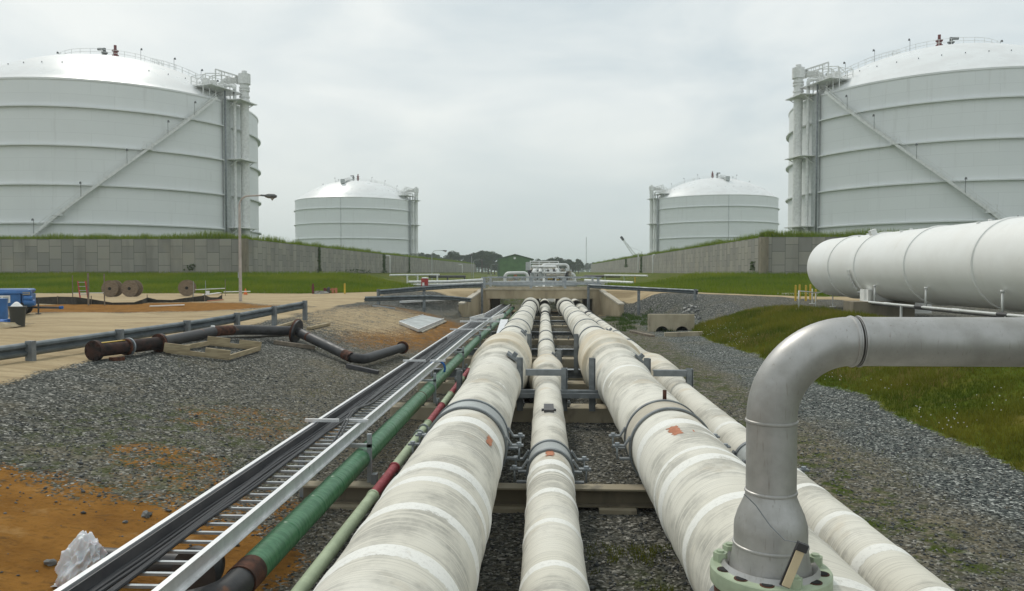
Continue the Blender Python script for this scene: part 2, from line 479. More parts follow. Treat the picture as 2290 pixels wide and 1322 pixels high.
# ------------------------------------------------------------------ mesh helpers
class MB:
    """collects shapes in world (or thing-local) coordinates; build() links them as ONE mesh object"""

    def __init__(self):
        self.v, self.f, self.mi, self.sm = [], [], [], []
        self.band = None

    def add(self, vs, fs, mi=0, sm=False):
        o = len(self.v)
        self.v += [tuple(q) for q in vs]
        self.f += [tuple(i + o for i in f) for f in fs]
        self.mi += [mi] * len(fs)
        self.sm += [sm] * len(fs)
        return self

    def box(self, c, s, rot=None, mi=0):
        c = Vector(c)
        vs = []
        for x in (-.5, .5):
            for y in (-.5, .5):
                for z in (-.5, .5):
                    p = Vector((x * s[0], y * s[1], z * s[2]))
                    if rot is not None:
                        p = rot @ p
                    vs.append(c + p)
        fs = [(0, 1, 3, 2), (4, 6, 7, 5), (0, 4, 5, 1), (2, 3, 7, 6), (0, 2, 6, 4), (1, 5, 7, 3)]
        return self.add(vs, fs, mi)

    def bar(self, a, b, w, h, mi=0, up=(0, 0, 1)):
        """a box beam from a to b, w wide and h high"""
        a, b = Vector(a), Vector(b)
        d = (b - a)
        L = d.length
        d.normalize()
        u = Vector(up)
        s = d.cross(u)
        if s.length < 1e-4:
            s = d.cross(Vector((0, 1, 0)))
        s.normalize()
        u = s.cross(d)
        rot = Matrix((s, d, u)).transposed()
        return self.box((a + b) / 2, (w, L, h), rot, mi)

    def cyl(self, a, b, r0, r1=None, n=16, caps=True, mi=0, sm=True):
        a, b = Vector(a), Vector(b)
        r1 = r0 if r1 is None else r1
        d = (b - a).normalized()
        s = d.cross(Vector((0, 0, 1)) if abs(d.z) < .9 else Vector((0, 1, 0))).normalized()
        u = s.cross(d)
        vs = []
        for p, r in ((a, r0), (b, r1)):
            for k in range(n):
                t = 2 * math.pi * k / n
                vs.append(p + (s * math.cos(t) + u * math.sin(t)) * r)
        self.add(vs, [(k, (k + 1) % n, n + (k + 1) % n, n + k) for k in range(n)], mi, sm)
        if caps:
            o = len(self.v) - 2 * n
            self.f += [tuple(o + k for k in reversed(range(n))), tuple(o + n + k for k in range(n))]
            self.mi += [mi] * 2
            self.sm += [False] * 2
        return self

    def tube(self, pts, r, n=12, caps=True, mi=0, radii=None):
        """a pipe swept through pts"""
        pts = [Vector(p) for p in pts]
        m = len(pts)
        ts = []
        for i in range(m):
            a = pts[max(0, i - 1)]
            b = pts[min(m - 1, i + 1)]
            ts.append((b - a).normalized())
        s = ts[0].cross(Vector((0, 0, 1)) if abs(ts[0].z) < .9 else Vector((0, 1, 0))).normalized()
        vs = []
        for i in range(m):
            if i:
                q = ts[i - 1].rotation_difference(ts[i])
                s = q @ s
            s = (s - ts[i] * s.dot(ts[i])).normalized()
            u = ts[i].cross(s)
            rr = radii[i] if radii else r
            for k in range(n):
                t = 2 * math.pi * k / n
                vs.append(pts[i] + (s * math.cos(t) + u * math.sin(t)) * rr)
        fs = []
        for i in range(m - 1):
            for k in range(n):
                fs.append((i * n + k, i * n + (k + 1) % n, (i + 1) * n + (k + 1) % n, (i + 1) * n + k))
        o = len(self.v)
        self.add(vs, fs, mi, True)
        if caps:
            self.f += [tuple(o + k for k in reversed(range(n))), tuple(o + (m - 1) * n + k for k in range(n))]
            self.mi += [mi] * 2
            self.sm += [False] * 2
        return self

    def lathe(self, prof, c=(0, 0, 0), axis=(0, 0, 1), n=48, a0=0, a1=2 * math.pi, mi=0, sm=True):
        """prof = [(radius, distance along the axis), ...]"""
        c = Vector(c)
        ax = Vector(axis).normalized()
        s = ax.cross(Vector((0, 0, 1)) if abs(ax.z) < .9 else Vector((0, -1, 0))).normalized()
        u = ax.cross(s)
        full = abs(a1 - a0 - 2 * math.pi) < 1e-6
        nn = n if full else n + 1
        vs = []
        for r, h in prof:
            for k in range(nn):
                t = a0 + (a1 - a0) * k / n
                vs.append(c + ax * h + (s * math.cos(t) + u * math.sin(t)) * r)
        fs = []
        for i in range(len(prof) - 1):
            for k in range(n):
                k2 = (k + 1) % nn
                fs.append((i * nn + k, i * nn + k2, (i + 1) * nn + k2, (i + 1) * nn + k))
        return self.add(vs, fs, mi, sm)

    def prism(self, poly, a, b, mi=0):
        """poly = list of points in 3D (planar), extruded by the vector b - a"""
        d = Vector(b) - Vector(a)
        p = [Vector(q) for q in poly]
        n = len(p)
        vs = p + [q + d for q in p]
        fs = [tuple(reversed(range(n))), tuple(range(n, 2 * n))]
        fs += [(k, (k + 1) % n, n + (k + 1) % n, n + k) for k in range(n)]
        return self.add(vs, fs, mi)

    def build(self, name, mats, parent=None, origin=None, bevel=0, sharp=True, band=None):
        if isinstance(mats, str):
            mats = [mats]
        base = Vector(origin) if origin is not None else (WORLD_LOC.get(parent.name, Vector()) if parent else Vector())
        me = bpy.data.meshes.new(name)
        me.from_pydata([(v[0] - base.x, v[1] - base.y, v[2] - base.z) for v in self.v], [], self.f)
        me.polygons.foreach_set("material_index", self.mi)
        me.polygons.foreach_set("use_smooth", self.sm)
        for q in mats:
            me.materials.append(MATS[q])
        bm = bmesh.new()
        bm.from_mesh(me)
        bmesh.ops.recalc_face_normals(bm, faces=bm.faces)
        if sharp:
            for e in bm.edges:
                if len(e.link_faces) == 2 and e.calc_face_angle(0) > .62:
                    e.smooth = False
        bm.to_mesh(me)
        bm.free()
        if band is not None:
            at = me.attributes.new("band", "FLOAT", "POINT")
            at.data.foreach_set("value", band)
        o = bpy.data.objects.new(name, me)
        COL.objects.link(o)
        if origin is not None:
            o.location = base - (WORLD_LOC.get(parent.name, Vector()) if parent else Vector())
        if parent:
            o.parent = parent
        WORLD_LOC[o.name] = base
        if bevel:
            md = o.modifiers.new("bevel", "BEVEL")
            md.width = bevel
            md.segments = 2
            md.limit_method = "ANGLE"
        return o


WORLD_LOC = {}


def tag(o, label, cat, group=None, kind=None):
    if label:
        o["label"] = label
    if cat:
        o["category"] = cat
    if group:
        o["group"] = group
    if kind:
        o["kind"] = kind
    return o


def thing(name, label, cat, loc=(0, 0, 0), group=None, rz=0):
    o = bpy.data.objects.new(name, None)
    o.empty_display_size = .2
    COL.objects.link(o)
    o.location = loc
    o.rotation_euler = (0, 0, rz)
    WORLD_LOC[o.name] = Vector(loc)
    return tag(o, label, cat, group)


def local(t):
    """build a thing's parts in its own coordinates (for things that are turned or copied)"""
    WORLD_LOC[t.name] = Vector()
    return t


def structure(o):
    o["kind"] = "structure"
    return o


def dup(o, parent=None):
    c = o.copy()
    COL.objects.link(c)
    if parent:
        c.parent = parent
    for ch in list(o.children):
        dup(ch, c)
    return c


def arc(c, a, b, r, t0, t1, n=8):
    """points on an arc about c in the plane of unit vectors a, b"""
    c, a, b = Vector(c), Vector(a), Vector(b)
    return [c + (a * math.cos(t0 + (t1 - t0) * k / n) + b * math.sin(t0 + (t1 - t0) * k / n)) * r for k in range(n + 1)]


def round_path(pts, r, n=6):
    """polyline with its corners rounded by elbows of radius r"""
    pts = [Vector(p) for p in pts]
    out = [pts[0]]
    for i in range(1, len(pts) - 1):
        p, a, b = pts[i], pts[i - 1], pts[i + 1]
        d1, d2 = (a - p), (b - p)
        k = min(r, d1.length * .45, d2.length * .45)
        s, e = p + d1.normalized() * k, p + d2.normalized() * k
        for j in range(n + 1):
            t = j / n
            out.append(s * (1 - t) ** 2 + p * (2 * t * (1 - t)) + e * t * t)
    out.append(pts[-1])
    return out


def np_mesh(name, V, Fc, mat, tint=None, mats=None):
    """a mesh straight from numpy arrays (triangles or quads)"""
    me = bpy.data.meshes.new(name)
    nv, nf, k = len(V), len(Fc), Fc.shape[1]
    me.vertices.add(nv)
    me.vertices.foreach_set("co", np.ascontiguousarray(V, dtype=np.float32).ravel())
    me.loops.add(nf * k)
    me.loops.foreach_set("vertex_index", np.ascontiguousarray(Fc, dtype=np.int32).ravel())
    me.polygons.add(nf)
    me.polygons.foreach_set("loop_start", np.arange(0, nf * k, k, dtype=np.int32))
    me.update(calc_edges=True)
    me.validate()
    me.materials.append(MATS[mat])
    if tint is not None:
        at = me.attributes.new("tint", "FLOAT", "POINT")
        at.data.foreach_set("value", np.ascontiguousarray(tint, dtype=np.float32))
    o = bpy.data.objects.new(name, me)
    COL.objects.link(o)
    return o


def blades(name, P, h0, h1, w, mat, lean=.5, fan=3, label=None, hscale=None, tone=None):
    """tufts of grass: fan narrow triangles at each root point"""
    P = np.repeat(np.asarray(P, float), fan, axis=0)
    n = len(P)
    P = P + np.c_[rng.normal(0, w * 1.2, (n, 2)), np.zeros(n)]
    hh = rng.uniform(h0, h1, n)
    if hscale is not None:
        hh *= np.repeat(hscale, fan)
    a = rng.uniform(0, 2 * math.pi, n)
    b = rng.uniform(0, 2 * math.pi, n)
    l = rng.uniform(0, lean, n) * hh
    ww = w * rng.uniform(.6, 1.3, n)
    dx, dy = np.cos(a) * ww / 2, np.sin(a) * ww / 2
    z = np.zeros(n)
    A = P + np.c_[dx, dy, z - .02]
    B = P - np.c_[dx, dy, z + .02]
    Cc = P + np.c_[np.cos(b) * l, np.sin(b) * l, hh]
    V = np.stack([A, B, Cc], 1).reshape(-1, 3)
    tb_ = rng.uniform(0, 1, n) * .7 if tone is None else np.clip(np.repeat(tone, fan) * .75 + rng.uniform(-.12, .22, n), 0, .75)
    T = np.repeat(tb_, 3) + np.tile([0, 0, .25], n)
    o = np_mesh(name, V, np.arange(n * 3).reshape(-1, 3), mat, T)
    o["kind"] = "stuff"
    if label:
        o["label"] = label
        o["category"] = "grass"
    return o
# ------------------------------------------------------------------ sky and sun
SUN_AZ, SUN_EL = R(-32), R(50)
w = bpy.data.worlds.new("World")
SC.world = w
w.use_nodes = True
wt = w.node_tree
bg = wt.nodes["Background"]
sky = wt.nodes.new("ShaderNodeTexSky")
sky.sky_type = "NISHITA"
sky.sun_disc = False
sky.sun_elevation = SUN_EL
sky.sun_rotation = SUN_AZ
sky.air_density = 1.5
sky.dust_density = 4
tc = wt.nodes.new("ShaderNodeTexCoord")
mp = wt.nodes.new("ShaderNodeMapping")
mp.inputs["Scale"].default_value = (1.2, 1.2, 3.4)
wt.links.new(tc.outputs["Generated"], mp.inputs[0])
nz = wt.nodes.new("ShaderNodeTexNoise")
nz.inputs["Scale"].default_value = 2.3
nz.inputs["Detail"].default_value = 7
nz.inputs["Roughness"].default_value = .5
nz.inputs["Distortion"].default_value = .35
wt.links.new(mp.outputs[0], nz.inputs["Vector"])
cr = wt.nodes.new("ShaderNodeValToRGB")
ce = cr.color_ramp.elements
ce[0].position, ce[0].color = .34, (6.5, 7.35, 7.7, 1)
ce[1].position, ce[1].color = .62, (9.15, 9.55, 9.4, 1)
wt.links.new(nz.outputs[0], cr.inputs[0])
sx = wt.nodes.new("ShaderNodeSeparateXYZ")
wt.links.new(tc.outputs["Generated"], sx.inputs[0])
mr = wt.nodes.new("ShaderNodeMapRange")
mr.inputs[1].default_value = -.02
mr.inputs[2].default_value = .22
wt.links.new(sx.outputs[2], mr.inputs[0])
hzm = wt.nodes.new("ShaderNodeMix")
hzm.data_type = "RGBA"
hzm.inputs[6].default_value = (6.5, 7.3, 7.3, 1)
wt.links.new(mr.outputs[0], hzm.inputs[0])
wt.links.new(cr.outputs[0], hzm.inputs[7])
mixs = wt.nodes.new("ShaderNodeMix")
mixs.data_type = "RGBA"
mixs.inputs[0].default_value = .93
wt.links.new(sky.outputs[0], mixs.inputs[6])
wt.links.new(hzm.outputs[2], mixs.inputs[7])
wt.links.new(mixs.outputs[2], bg.inputs[0])
bg.inputs[1].default_value = .10

sun = bpy.data.lights.new("sun", "SUN")
sun.energy = 1.35
sun.angle = R(10)
sun.color = (1, .95, .86)
so = bpy.data.objects.new("sun", sun)
COL.objects.link(so)
sd = Vector((math.sin(SUN_AZ) * math.cos(SUN_EL), math.cos(SUN_AZ) * math.cos(SUN_EL), math.sin(SUN_EL)))
so.rotation_euler = sd.to_track_quat("Z", "Y").to_euler()
so.location = sd * 300

SC.view_settings.view_transform = "Standard"
SC.view_settings.look = "None"
SC.view_settings.exposure = 0
SC.view_settings.gamma = 1

# ------------------------------------------------------------------ ground sheet


def ground_axis(parts):
    out = []
    for a, b, s in parts:
        out += list(np.arange(a, b, s))
    out.append(parts[-1][1])
    return np.array(out)


gx = ground_axis([(-5000, -1000, 800), (-1000, -200, 100), (-200, -60, 12), (-60, -20, 1.0), (-20, -10, .25), (-10, 12, .11), (12, 24, .25), (24, 60, 1.5),
                  (60, 200, 14), (200, 1000, 100), (1000, 5000, 800)])
gy = ground_axis([(-40, -4, 6), (-4, 3, 1), (3, 24, .12), (24, 66, .3), (66, 130, 1.2), (130, 400, 15), (400, 1000, 60), (1000, 8000, 700)])
X, Y = np.meshgrid(gx, gy)
Z = H(X, Y)
nxg, nyg = len(gx), len(gy)
idx = np.arange(nxg * nyg).reshape(nyg, nxg)
Fq = np.stack([idx[:-1, :-1], idx[:-1, 1:], idx[1:, 1:], idx[1:, :-1]], -1).reshape(-1, 4)
ground = np_mesh("ground", np.c_[X.ravel(), Y.ravel(), Z.ravel()], Fq, "ground_cover")
ground["kind"] = "structure"
ground.data.polygons.foreach_set("use_smooth", np.ones(len(Fq), bool))


def ell(x, y, cx, cy, rx, ry, soft=.35):
    d = np.sqrt(((x - cx) / rx) ** 2 + ((y - cy) / ry) ** 2)
    return 1 - sst(1 - soft, 1 + soft, d)


def masks(x, y):
    n1 = (fbm(x * .5, y * .5, 21, 5) - .5) * 2
    n2 = (fbm(x * .12, y * .12, 31, 4) - .5) * 2
    n3 = (fbm(x * 1.7, y * 1.7, 41, 4) - .5) * 2
    # orange subsoil
    d = (1 - sst(-.7, .7, y - 9.15 + .10 * (x + 5) + n1 * 1.0)) * (1 - sst(-3.3, -2.5, x + n1 * .5))
    d = np.maximum(d, .45 * ell(x, y, -5.6, 11.0, 1.1, .7) * (n3 > -.6))
    d = np.maximum(d, .4 * ell(x, y, -4.4, 9.9, 1.6, .9))
    d = np.maximum(d, .36 * ell(x, y, -5.2, 14.0, 1.8, 1.5))
    d = np.maximum(d, .95 * ell(x + n1 * 2, y + n1, -21, 39, 8, 5.5, .4))
    d = np.maximum(d, .62 * ell(x + n1, y, -6.2, 36, 2.7, 10, .5))
    d = np.maximum(d, .52 * ell(x + n1, y, -8, 42, 3.2, 7, .5))
    # sand
    s = 1 - sst(-10.75, -9.9, x + n1 * .5 + .045 * (y - 17))
    s = np.maximum(s, ell(x, y, -8.6, 37, 3.2, 9, .6) * .62 * (x < -4.4))
    rl = sst(52.5, 54, y) * (1 - sst(61, 63, y - .0 * x))
    rl2 = sst(59.5, 60.5, y) * (1 - sst(69, 70.5, y))
    tt = sst(-20, -6, x)
    s_road = rl * (1 - tt) + rl2 * tt
    s = np.where(y > 51, np.where(x < 0, np.maximum(s_road, s * (1 - sst(60.3, 61.2, y)) * (x < -9)), 0), s)
    rn = np.interp(x, [5.3, 20.8], [60.5, 52.3])
    s = np.where(x > 0, sst(-.2, .3, y - rn) * (1 - sst(5.0, 5.6, y - rn)) * (x > 4.4), s)
    s = np.where((np.abs(x) < 5.4) & (y > 62.2) & (y < 69.5), 1.0, s)
    s = np.where(x < -12, s * (1 - d), s)
    # turf
    g = sst(60.6, 61.4, y) * (x < -9) + sst(68, 69.5, y) * ((x >= -9) & (x < 4)) + sst(5.0, 5.8, y - rn) * (x >= 4)
    g = np.where((np.abs(x + 4) < 11) & (y > 69) & (y < 180), .38 + .25 * n1, g)
    mound = sst(7.55, 8.2, x + n1 * .45 + .12 * n3) * (1 - sst(14.2, 16.0, x + n1)) * (1 - sst(-.4, .6, y - 43.6 - (x - 9) * .62 + n1 * .5))
    g = np.maximum(g, mound)
    g = np.where(s > .6, np.minimum(g, .1), g)
    return np.clip(d, 0, 1), np.clip(s, 0, 1), np.clip(g, 0, 1), n1, n2


md, ms, mg, n1, n2 = masks(X, Y)
ca = ground.data.attributes.new("mask", "FLOAT_COLOR", "POINT")
ca.data.foreach_set("color", np.stack([md, ms, mg, np.ones_like(md)], -1).astype(np.float32).ravel())
blue = sst(5.3, 6.2, X + n1 * .35) * (1 - sst(8.6, 9.4, X)) * (1 - sst(44, 50, Y)) + .12 * (X < -4) * (Y < 26)
tanm = .42 * (X < -2.5) * sst(-9.5, -5, X + n1 * 1.2) * (.5 + .5 * sst(8, 14, Y)) + .55 * sst(3.1, 3.8, X) * (1 - sst(5.2, 6.2, X + n1 * .4)) + .15 * (X < -3) * sst(-.1, .5, n2) + .25 * ((X > -3) & (X < 3.2)) + .3 * (X > 12) * (Y > 20)
mossm = .75 * ell(X, Y, 4.3, 24, 1.2, 16, .4) + .8 * ell(X, Y, 1.05, 6.3, .5, 1.8) + .6 * ell(X, Y, 4.2, 10, .9, 5) + .55 * ell(X, Y, -6, 12, 2, 3) \
    + .6 * ell(X, Y, 6, 49, 3.4, 6, .5)
cb = ground.data.attributes.new("cast", "FLOAT_COLOR", "POINT")
cb.data.foreach_set("color", np.clip(np.stack([blue, tanm, mossm, np.ones_like(md)], -1), 0, 1).astype(np.float32).ravel())

# ------------------------------------------------------------------ raised tank pads behind the retaining walls


def berm(name, x0, x1, y0, y1):
    n = 60
    xs = np.linspace(x0, x1, 40) if x1 > x0 else np.linspace(x1, x0, 40)
    xs = np.unique(np.r_[xs, x0 + np.sign(x1 - x0) * np.array([0, .8, 1.6, 2.6, 4, 6, 9])])
    ys = np.unique(np.r_[np.linspace(y0, y1, 60), y0 + np.array([0, .8, 1.6, 2.6, 4, 6, 9])])
    bx, by = np.meshgrid(xs, ys)
    e = np.minimum(np.abs(bx - x0), np.abs(by - y0))
    bz = 3.84 + .55 * sst(0, 2.5, e) + (fbm(bx * .3, by * .3, 5) - .5) * .3 * sst(0, 2, e)
    ii = np.arange(bx.size).reshape(bx.shape)
    fq = np.stack([ii[:-1, :-1], ii[:-1, 1:], ii[1:, 1:], ii[1:, :-1]], -1).reshape(-1, 4)
    V = np.c_[bx.ravel(), by.ravel(), bz.ravel()]
    # skirt
    ring = list(ii[0, :]) + list(ii[1:, -1]) + list(ii[-1, -2::-1]) + list(ii[-2:0:-1, 0])
    base = len(V)
    V = np.r_[V, np.c_[V[ring][:, :2], np.full(len(ring), -2.5)]]
    m_ = len(ring)
    sk = np.array([(ring[k], base + k, base + (k + 1) % m_, ring[(k + 1) % m_]) for k in range(m_)])
    o = np_mesh(name, V, np.r_[fq, sk], "berm_turf")
    o["kind"] = "structure"
    return o


WL, WR, WY, WFAR = -36.0, 25.0, 90.0, 405.0
berm("terrain_bank", WL - .3, -420, WY + .3, WFAR)
berm("terrain_bank", WR + .3, 420, WY - 1.7, WFAR)


def retaining_wall(xc, xo, yf, label):
    """an L of precast panels: a face along the road and one along the pipe corridor"""
    verts, faces, uvs = [], [], []
    th = .35
    s = 1 if xo > xc else -1
    zt, zb = 3.95, -2.2
    # outer path: far end of the corridor side -> corner -> along the front
    path = [(xc, WFAR), (xc, yf), (xo, yf)]
    inner = [(xc + s * th, WFAR), (xc + s * th, yf + th), (xo, yf + th)]
    u = 0
    for k in range(2):
        (x0, y0), (x1, y1) = path[k], path[k + 1]
        (a0, b0), (a1, b1) = inner[k], inner[k + 1]
        L = math.hypot(x1 - x0, y1 - y0)
        o = len(verts)
        verts += [(x0, y0, zb), (x1, y1, zb), (x1, y1, zt), (x0, y0, zt), (a0, b0, zt), (a1, b1, zt), (a1, b1, zb), (a0, b0, zb)]
        faces += [(o, o + 1, o + 2, o + 3), (o + 3, o + 2, o + 5, o + 4), (o + 4, o + 5, o + 6, o + 7)]
        uvs += [(u, zb), (u + L, zb), (u + L, zt), (u, zt)] + [(u, zt), (u + L, zt), (u + L, zt + .3), (u, zt + .3)] + [(u, zt), (u + L, zt), (u + L, zb), (u, zb)]
        u += L
    me = bpy.data.meshes.new("retaining_wall")
    me.from_pydata(verts, [], faces)
    lay = me.uv_layers.new(name="UVMap")
    lay.data.foreach_set("uv", np.array(uvs, np.float32).ravel())
    me.materials.append(MATS["wall_panels"])
    o = bpy.data.objects.new("retaining_wall", me)
    COL.objects.link(o)
    tag(o, label, "wall")
    mb = MB()
    mb.box((xc + s * .1, yf - .12 + .3, .85), (.9, .9, 6.25))
    mb.build("corner_pilaster", "concrete_stained", o)
    return o


retaining_wall(WL, -260, WY, "grey precast retaining wall under the big tank behind the cable reels")
retaining_wall(WR, 260, WY - 2, "tan stained precast retaining wall behind the large white vessel")

# ------------------------------------------------------------------ storage tanks


WORLD_LAMP = {}


def storage_tank(name, label, loc, sg, group):
    """sg = +1: pipes and platform on the +X side, -1: mirrored"""
    t = thing(name, label, "tank", loc, group)
    local(t)
    RT, HT, DR = 27.0, 27.7, 9.7
    RS = (RT ** 2 + DR ** 2) / (2 * DR)

    def P(az, r, z):
        return Vector((sg * r * math.cos(az), r * math.sin(az), z))

    def dome_z(r):
        return HT + DR - RS + math.sqrt(RS * RS - r * r)
    sh = MB()
    sh.lathe([(RT, -.5), (RT, HT)], n=160)
    sh.build("shell", "tank_paint_plates", t)
    dm = MB()
    rr = np.linspace(RT + .12, .01, 26)
    dm.lathe([(RT - .02, HT - .28), (RT + .12, HT - .26), (RT + .14, HT + .02)] + [(r, dome_z(min(r, RT)) + .03) for r in rr], n=160)
    nb = dm
    for k in range(40):
        a = 2 * math.pi * k / 40
        for rad in (21.5,):
            q = P(a, rad, dome_z(rad))
            nb.cyl(q, q + Vector((0, 0, .22)), .08, n=8, mi=1)
    dome = dm.build("dome", ["dome_paint", "grey_steel"], t)
    for z in (4.1, 10.4, 16.8, 23.1):
        m = MB()
        m.lathe([(RT - .05, z - .16), (RT + .55, z - .15), (RT + .55, z + .06), (RT - .05, z + .16)], n=160)
        m.build("stiffener_ring", "tank_paint", t)
    # stair that climbs the shell
    A0, A1 = R(-93), R(-24)
    Z0, Z1 = -1.2, HT
    st, hr = MB(), MB()
    N = 84
    for k in range(N):
        f0, f1 = k / N, (k + 1) / N
        a, b = A0 + (A1 - A0) * f0, A0 + (A1 - A0) * f1
        za, zb = Z0 + (Z1 - Z0) * f0, Z0 + (Z1 - Z0) * f1
        for r in (RT + .40, RT + 1.25):
            st.bar(P(a, r, za), P(b, r, zb), .08, .42)
        am = (a + b) / 2
        st.bar(P(am, RT + .4, za + .1), P(am, RT + 1.25, za + .1), .26, .05)
        for hgt in (.55, 1.05):
            hr.bar(P(a, RT + 1.25, za + hgt), P(b, RT + 1.25, zb + hgt), .05, .05)
        if k % 4 == 0:
            hr.bar(P(a, RT + 1.25, za), P(a, RT + 1.25, za + 1.08), .05, .05)
    for fl in (.223, .623):
        a = A0 + (A1 - A0) * fl
        z = Z0 + (Z1 - Z0) * fl
        st.box(P(a, RT + .85, z + .02), (1.6, 1.0, .16), Matrix.Rotation((a if sg > 0 else math.pi - a) + math.pi / 2, 3, "Z"))
        for d in (-.025, .025):
            hr.bar(P(a + d, RT + 1.3, z), P(a + d, RT + 1.3, z + 1.2), .06, .06)
        hr.bar(P(a - .025, RT + 1.3, z + 1.2), P(a + .025, RT + 1.3, z + 1.2), .06, .06)
    stair = st.build("stair", "white_steel", t)
    hr.build("handrail", "white_steel", stair)

    def lamp(p, h, toward, shellside=False):
        m = MB()
        m.cyl(p, p + Vector((0, 0, h)), .035, n=8)
        h_ = p + Vector((0, 0, h)) + toward * .25
        m.cyl(h_ + Vector((0, 0, .12)), h_ - Vector((0, 0, .22)), .12, .2, n=10)
        m.bar(p + Vector((0, 0, h)), h_ + Vector((0, 0, .1)), .06, .06)
        o = m.build("lamp", "lamp_head_grey", t)
        WORLD_LAMP[o.data.name] = shellside
    for fl in (.12, .33, .53, .72, .86):
        a = A0 + (A1 - A0) * fl
        z = Z0 + (Z1 - Z0) * fl
        lamp(P(a, RT + 1.3, z), 2.3, P(a, 1, 0), True)
    # railing round the crown and along the walkway down to the platform
    rl = MB()

    def rail(points, post_every=1):
        for k in range(len(points) - 1):
            for hgt in (.55, 1.1):
                rl.bar(points[k] + Vector((0, 0, hgt)), points[k + 1] + Vector((0, 0, hgt)), .055, .055)
        for k in range(0, len(points), post_every):
            rl.bar(points[k], points[k] + Vector((0, 0, 1.13)), .06, .06)
    ring = [P(R(q), 9.2, dome_z(9.2)) for q in range(0, 361, 12)]
    rail(ring)
    for az in (-15.2, -8.8):
        rail([P(R(az), r, dome_z(r)) for r in np.linspace(9.2, 25.5, 12)])
    for az in (166, 171):
        rail([P(R(az), r, dome_z(r)) for r in np.linspace(9.2, 26.5, 12)])
    rl.build("roof_railing", "white_steel", t)
    for az, r in ((-12, 14), (-10, 19.5), (-14, 24), (60, 9.4), (110, 9.4), (160, 9.4), (172, 16), (200, 9.4), (330, 9.4)):
        lamp(P(R(az), r, dome_z(r)), 2.2, P(R(az), 1, 0))
    # pump columns on the crown
    for k, (dx, dy, h, mt) in enumerate(((-1.0, 0, 2.6, "lamp_head_grey"), (1.0, .3, 3.2, "dark_red"))):
        m = MB()
        b = Vector((sg * dx, dy - 1.2, dome_z(1.5) - .1))
        m.cyl(b, b + Vector((0, 0, h * .62)), .42, n=12)
        m.cyl(b + Vector((0, 0, h * .62)), b + Vector((0, 0, h * .70)), .62, n=12)
        m.cyl(b + Vector((0, 0, h * .70)), b + Vector((0, 0, h)), .26, n=12)
        if k == 0:
            m.box(b + Vector((-sg * .6, 0, h * .92)), (1.5, .4, .4))
        else:
            m.cyl(b + Vector((sg * .1, 0, 0)), b + Vector((sg * 1.6, 0, .0)), .28, n=10)
            m.box(b + Vector((0, 0, h * .35)), (1.1, .5, .5))
        m.build("relief_valve", mt, t)
    # big riser pipe with its cross-over to the dome
    rz = R(-10)
    m = MB()
    m.cyl(P(rz, 28.7, -1), P(rz, 28.7, 31.5), .80, n=24)
    m.lathe([(.80, 31.5), (1.12, 31.6), (1.12, 33.5), (.9, 33.55), (.5, 33.6), (.5, 34.1), (.01, 34.2)], c=P(rz, 28.7, 0), n=24)
    for z in (28.5, 29.2, 30.4, 30.9):
        m.lathe([(.80, z - .14), (.97, z - .14), (.97, z + .14), (.80, z + .14)], c=P(rz, 28.7, 0), n=24)
    m.build("riser_pipe", "white_steel", t)
    m = MB()
    m.tube(round_path([P(rz, 28.0, 32.5), P(rz, 24.2, 32.5), P(rz, 23.2, dome_z(23.2) - .2)], 1.4, 8), .62, n=20)
    for r in (27.3, 25.2):
        m.lathe([(.62, -.15), (.80, -.15), (.80, .15), (.62, .15)], c=P(rz, r, 32.5), axis=P(rz, 1, 0), n=20)
    m.tube(round_path([P(R(-15.5), 26.6, 30.9), P(R(-15.5), 25.6, 30.9), P(R(-15.5), 25.0, dome_z(25) - .2)], .8, 6), .42, n=16)
    m.build("crossover_pipe", "white_steel", t)
    m = MB()
    m.cyl(P(R(-14.6), 28.1, -1), P(R(-14.6), 28.1, 30.6), .30, n=16)
    m.tube(round_path([P(R(-14.6), 28.1, 29), P(R(-14.6), 28.1, 30.9), P(R(-15.5), 26.4, 30.9)], .8, 6), .30, n=16)
    m.build("riser_pipe", "white_steel", t)
    m = MB()
    m.cyl(P(R(-19), 27.7, -1), P(R(-19), 27.7, 29.5), .16, n=10)
    m.build("riser_pipe", "grey_steel", t)
    m = MB()
    a = R(-17.6)
    m.box(P(a, 27.45, 13.5), (.30, 1.7, 29), Matrix.Rotation(a if sg > 0 else math.pi - a, 3, "Z"))
    m.build("cable_riser", "pale_grey_paint", t)
    for z in (4.3, 17.0, 28.0):
        m = MB()
        m.box(P(R(-12), 28.6, z), (3.4, 5.4, .16), Matrix.Rotation(R(-12) if sg > 0 else math.pi + R(12), 3, "Z"))
        for q in (-16.5, -7.5):
            m.bar(P(R(q), 27, z - 1.6), P(R(q), 29.7, z - .1), .12, .12)
        m.build("bracket", "white_steel", t)
    # platform and gantry at the rim
    m = MB()
    for q in (-28, -25, -22, -18, -14, -10):
        for r in (23.6, 26.9):
            zb_ = dome_z(r)
            m.bar(P(R(q), r, zb_ - .1), P(R(q), r, 31.6), .13, .13)
    for q0, q1 in ((-28, -25), (-25, -22), (-22, -18), (-18, -14), (-14, -10)):
        for r in (23.6, 26.9):
            for z in (30.0, 30.8, 31.6):
                m.bar(P(R(q0), r, z), P(R(q1), r, z), .08, .08)
    for q in (-28, -22, -14, -10):
        for z in (30.0, 31.6):
            m.bar(P(R(q), 23.6, z), P(R(q), 26.9, z), .08, .08)
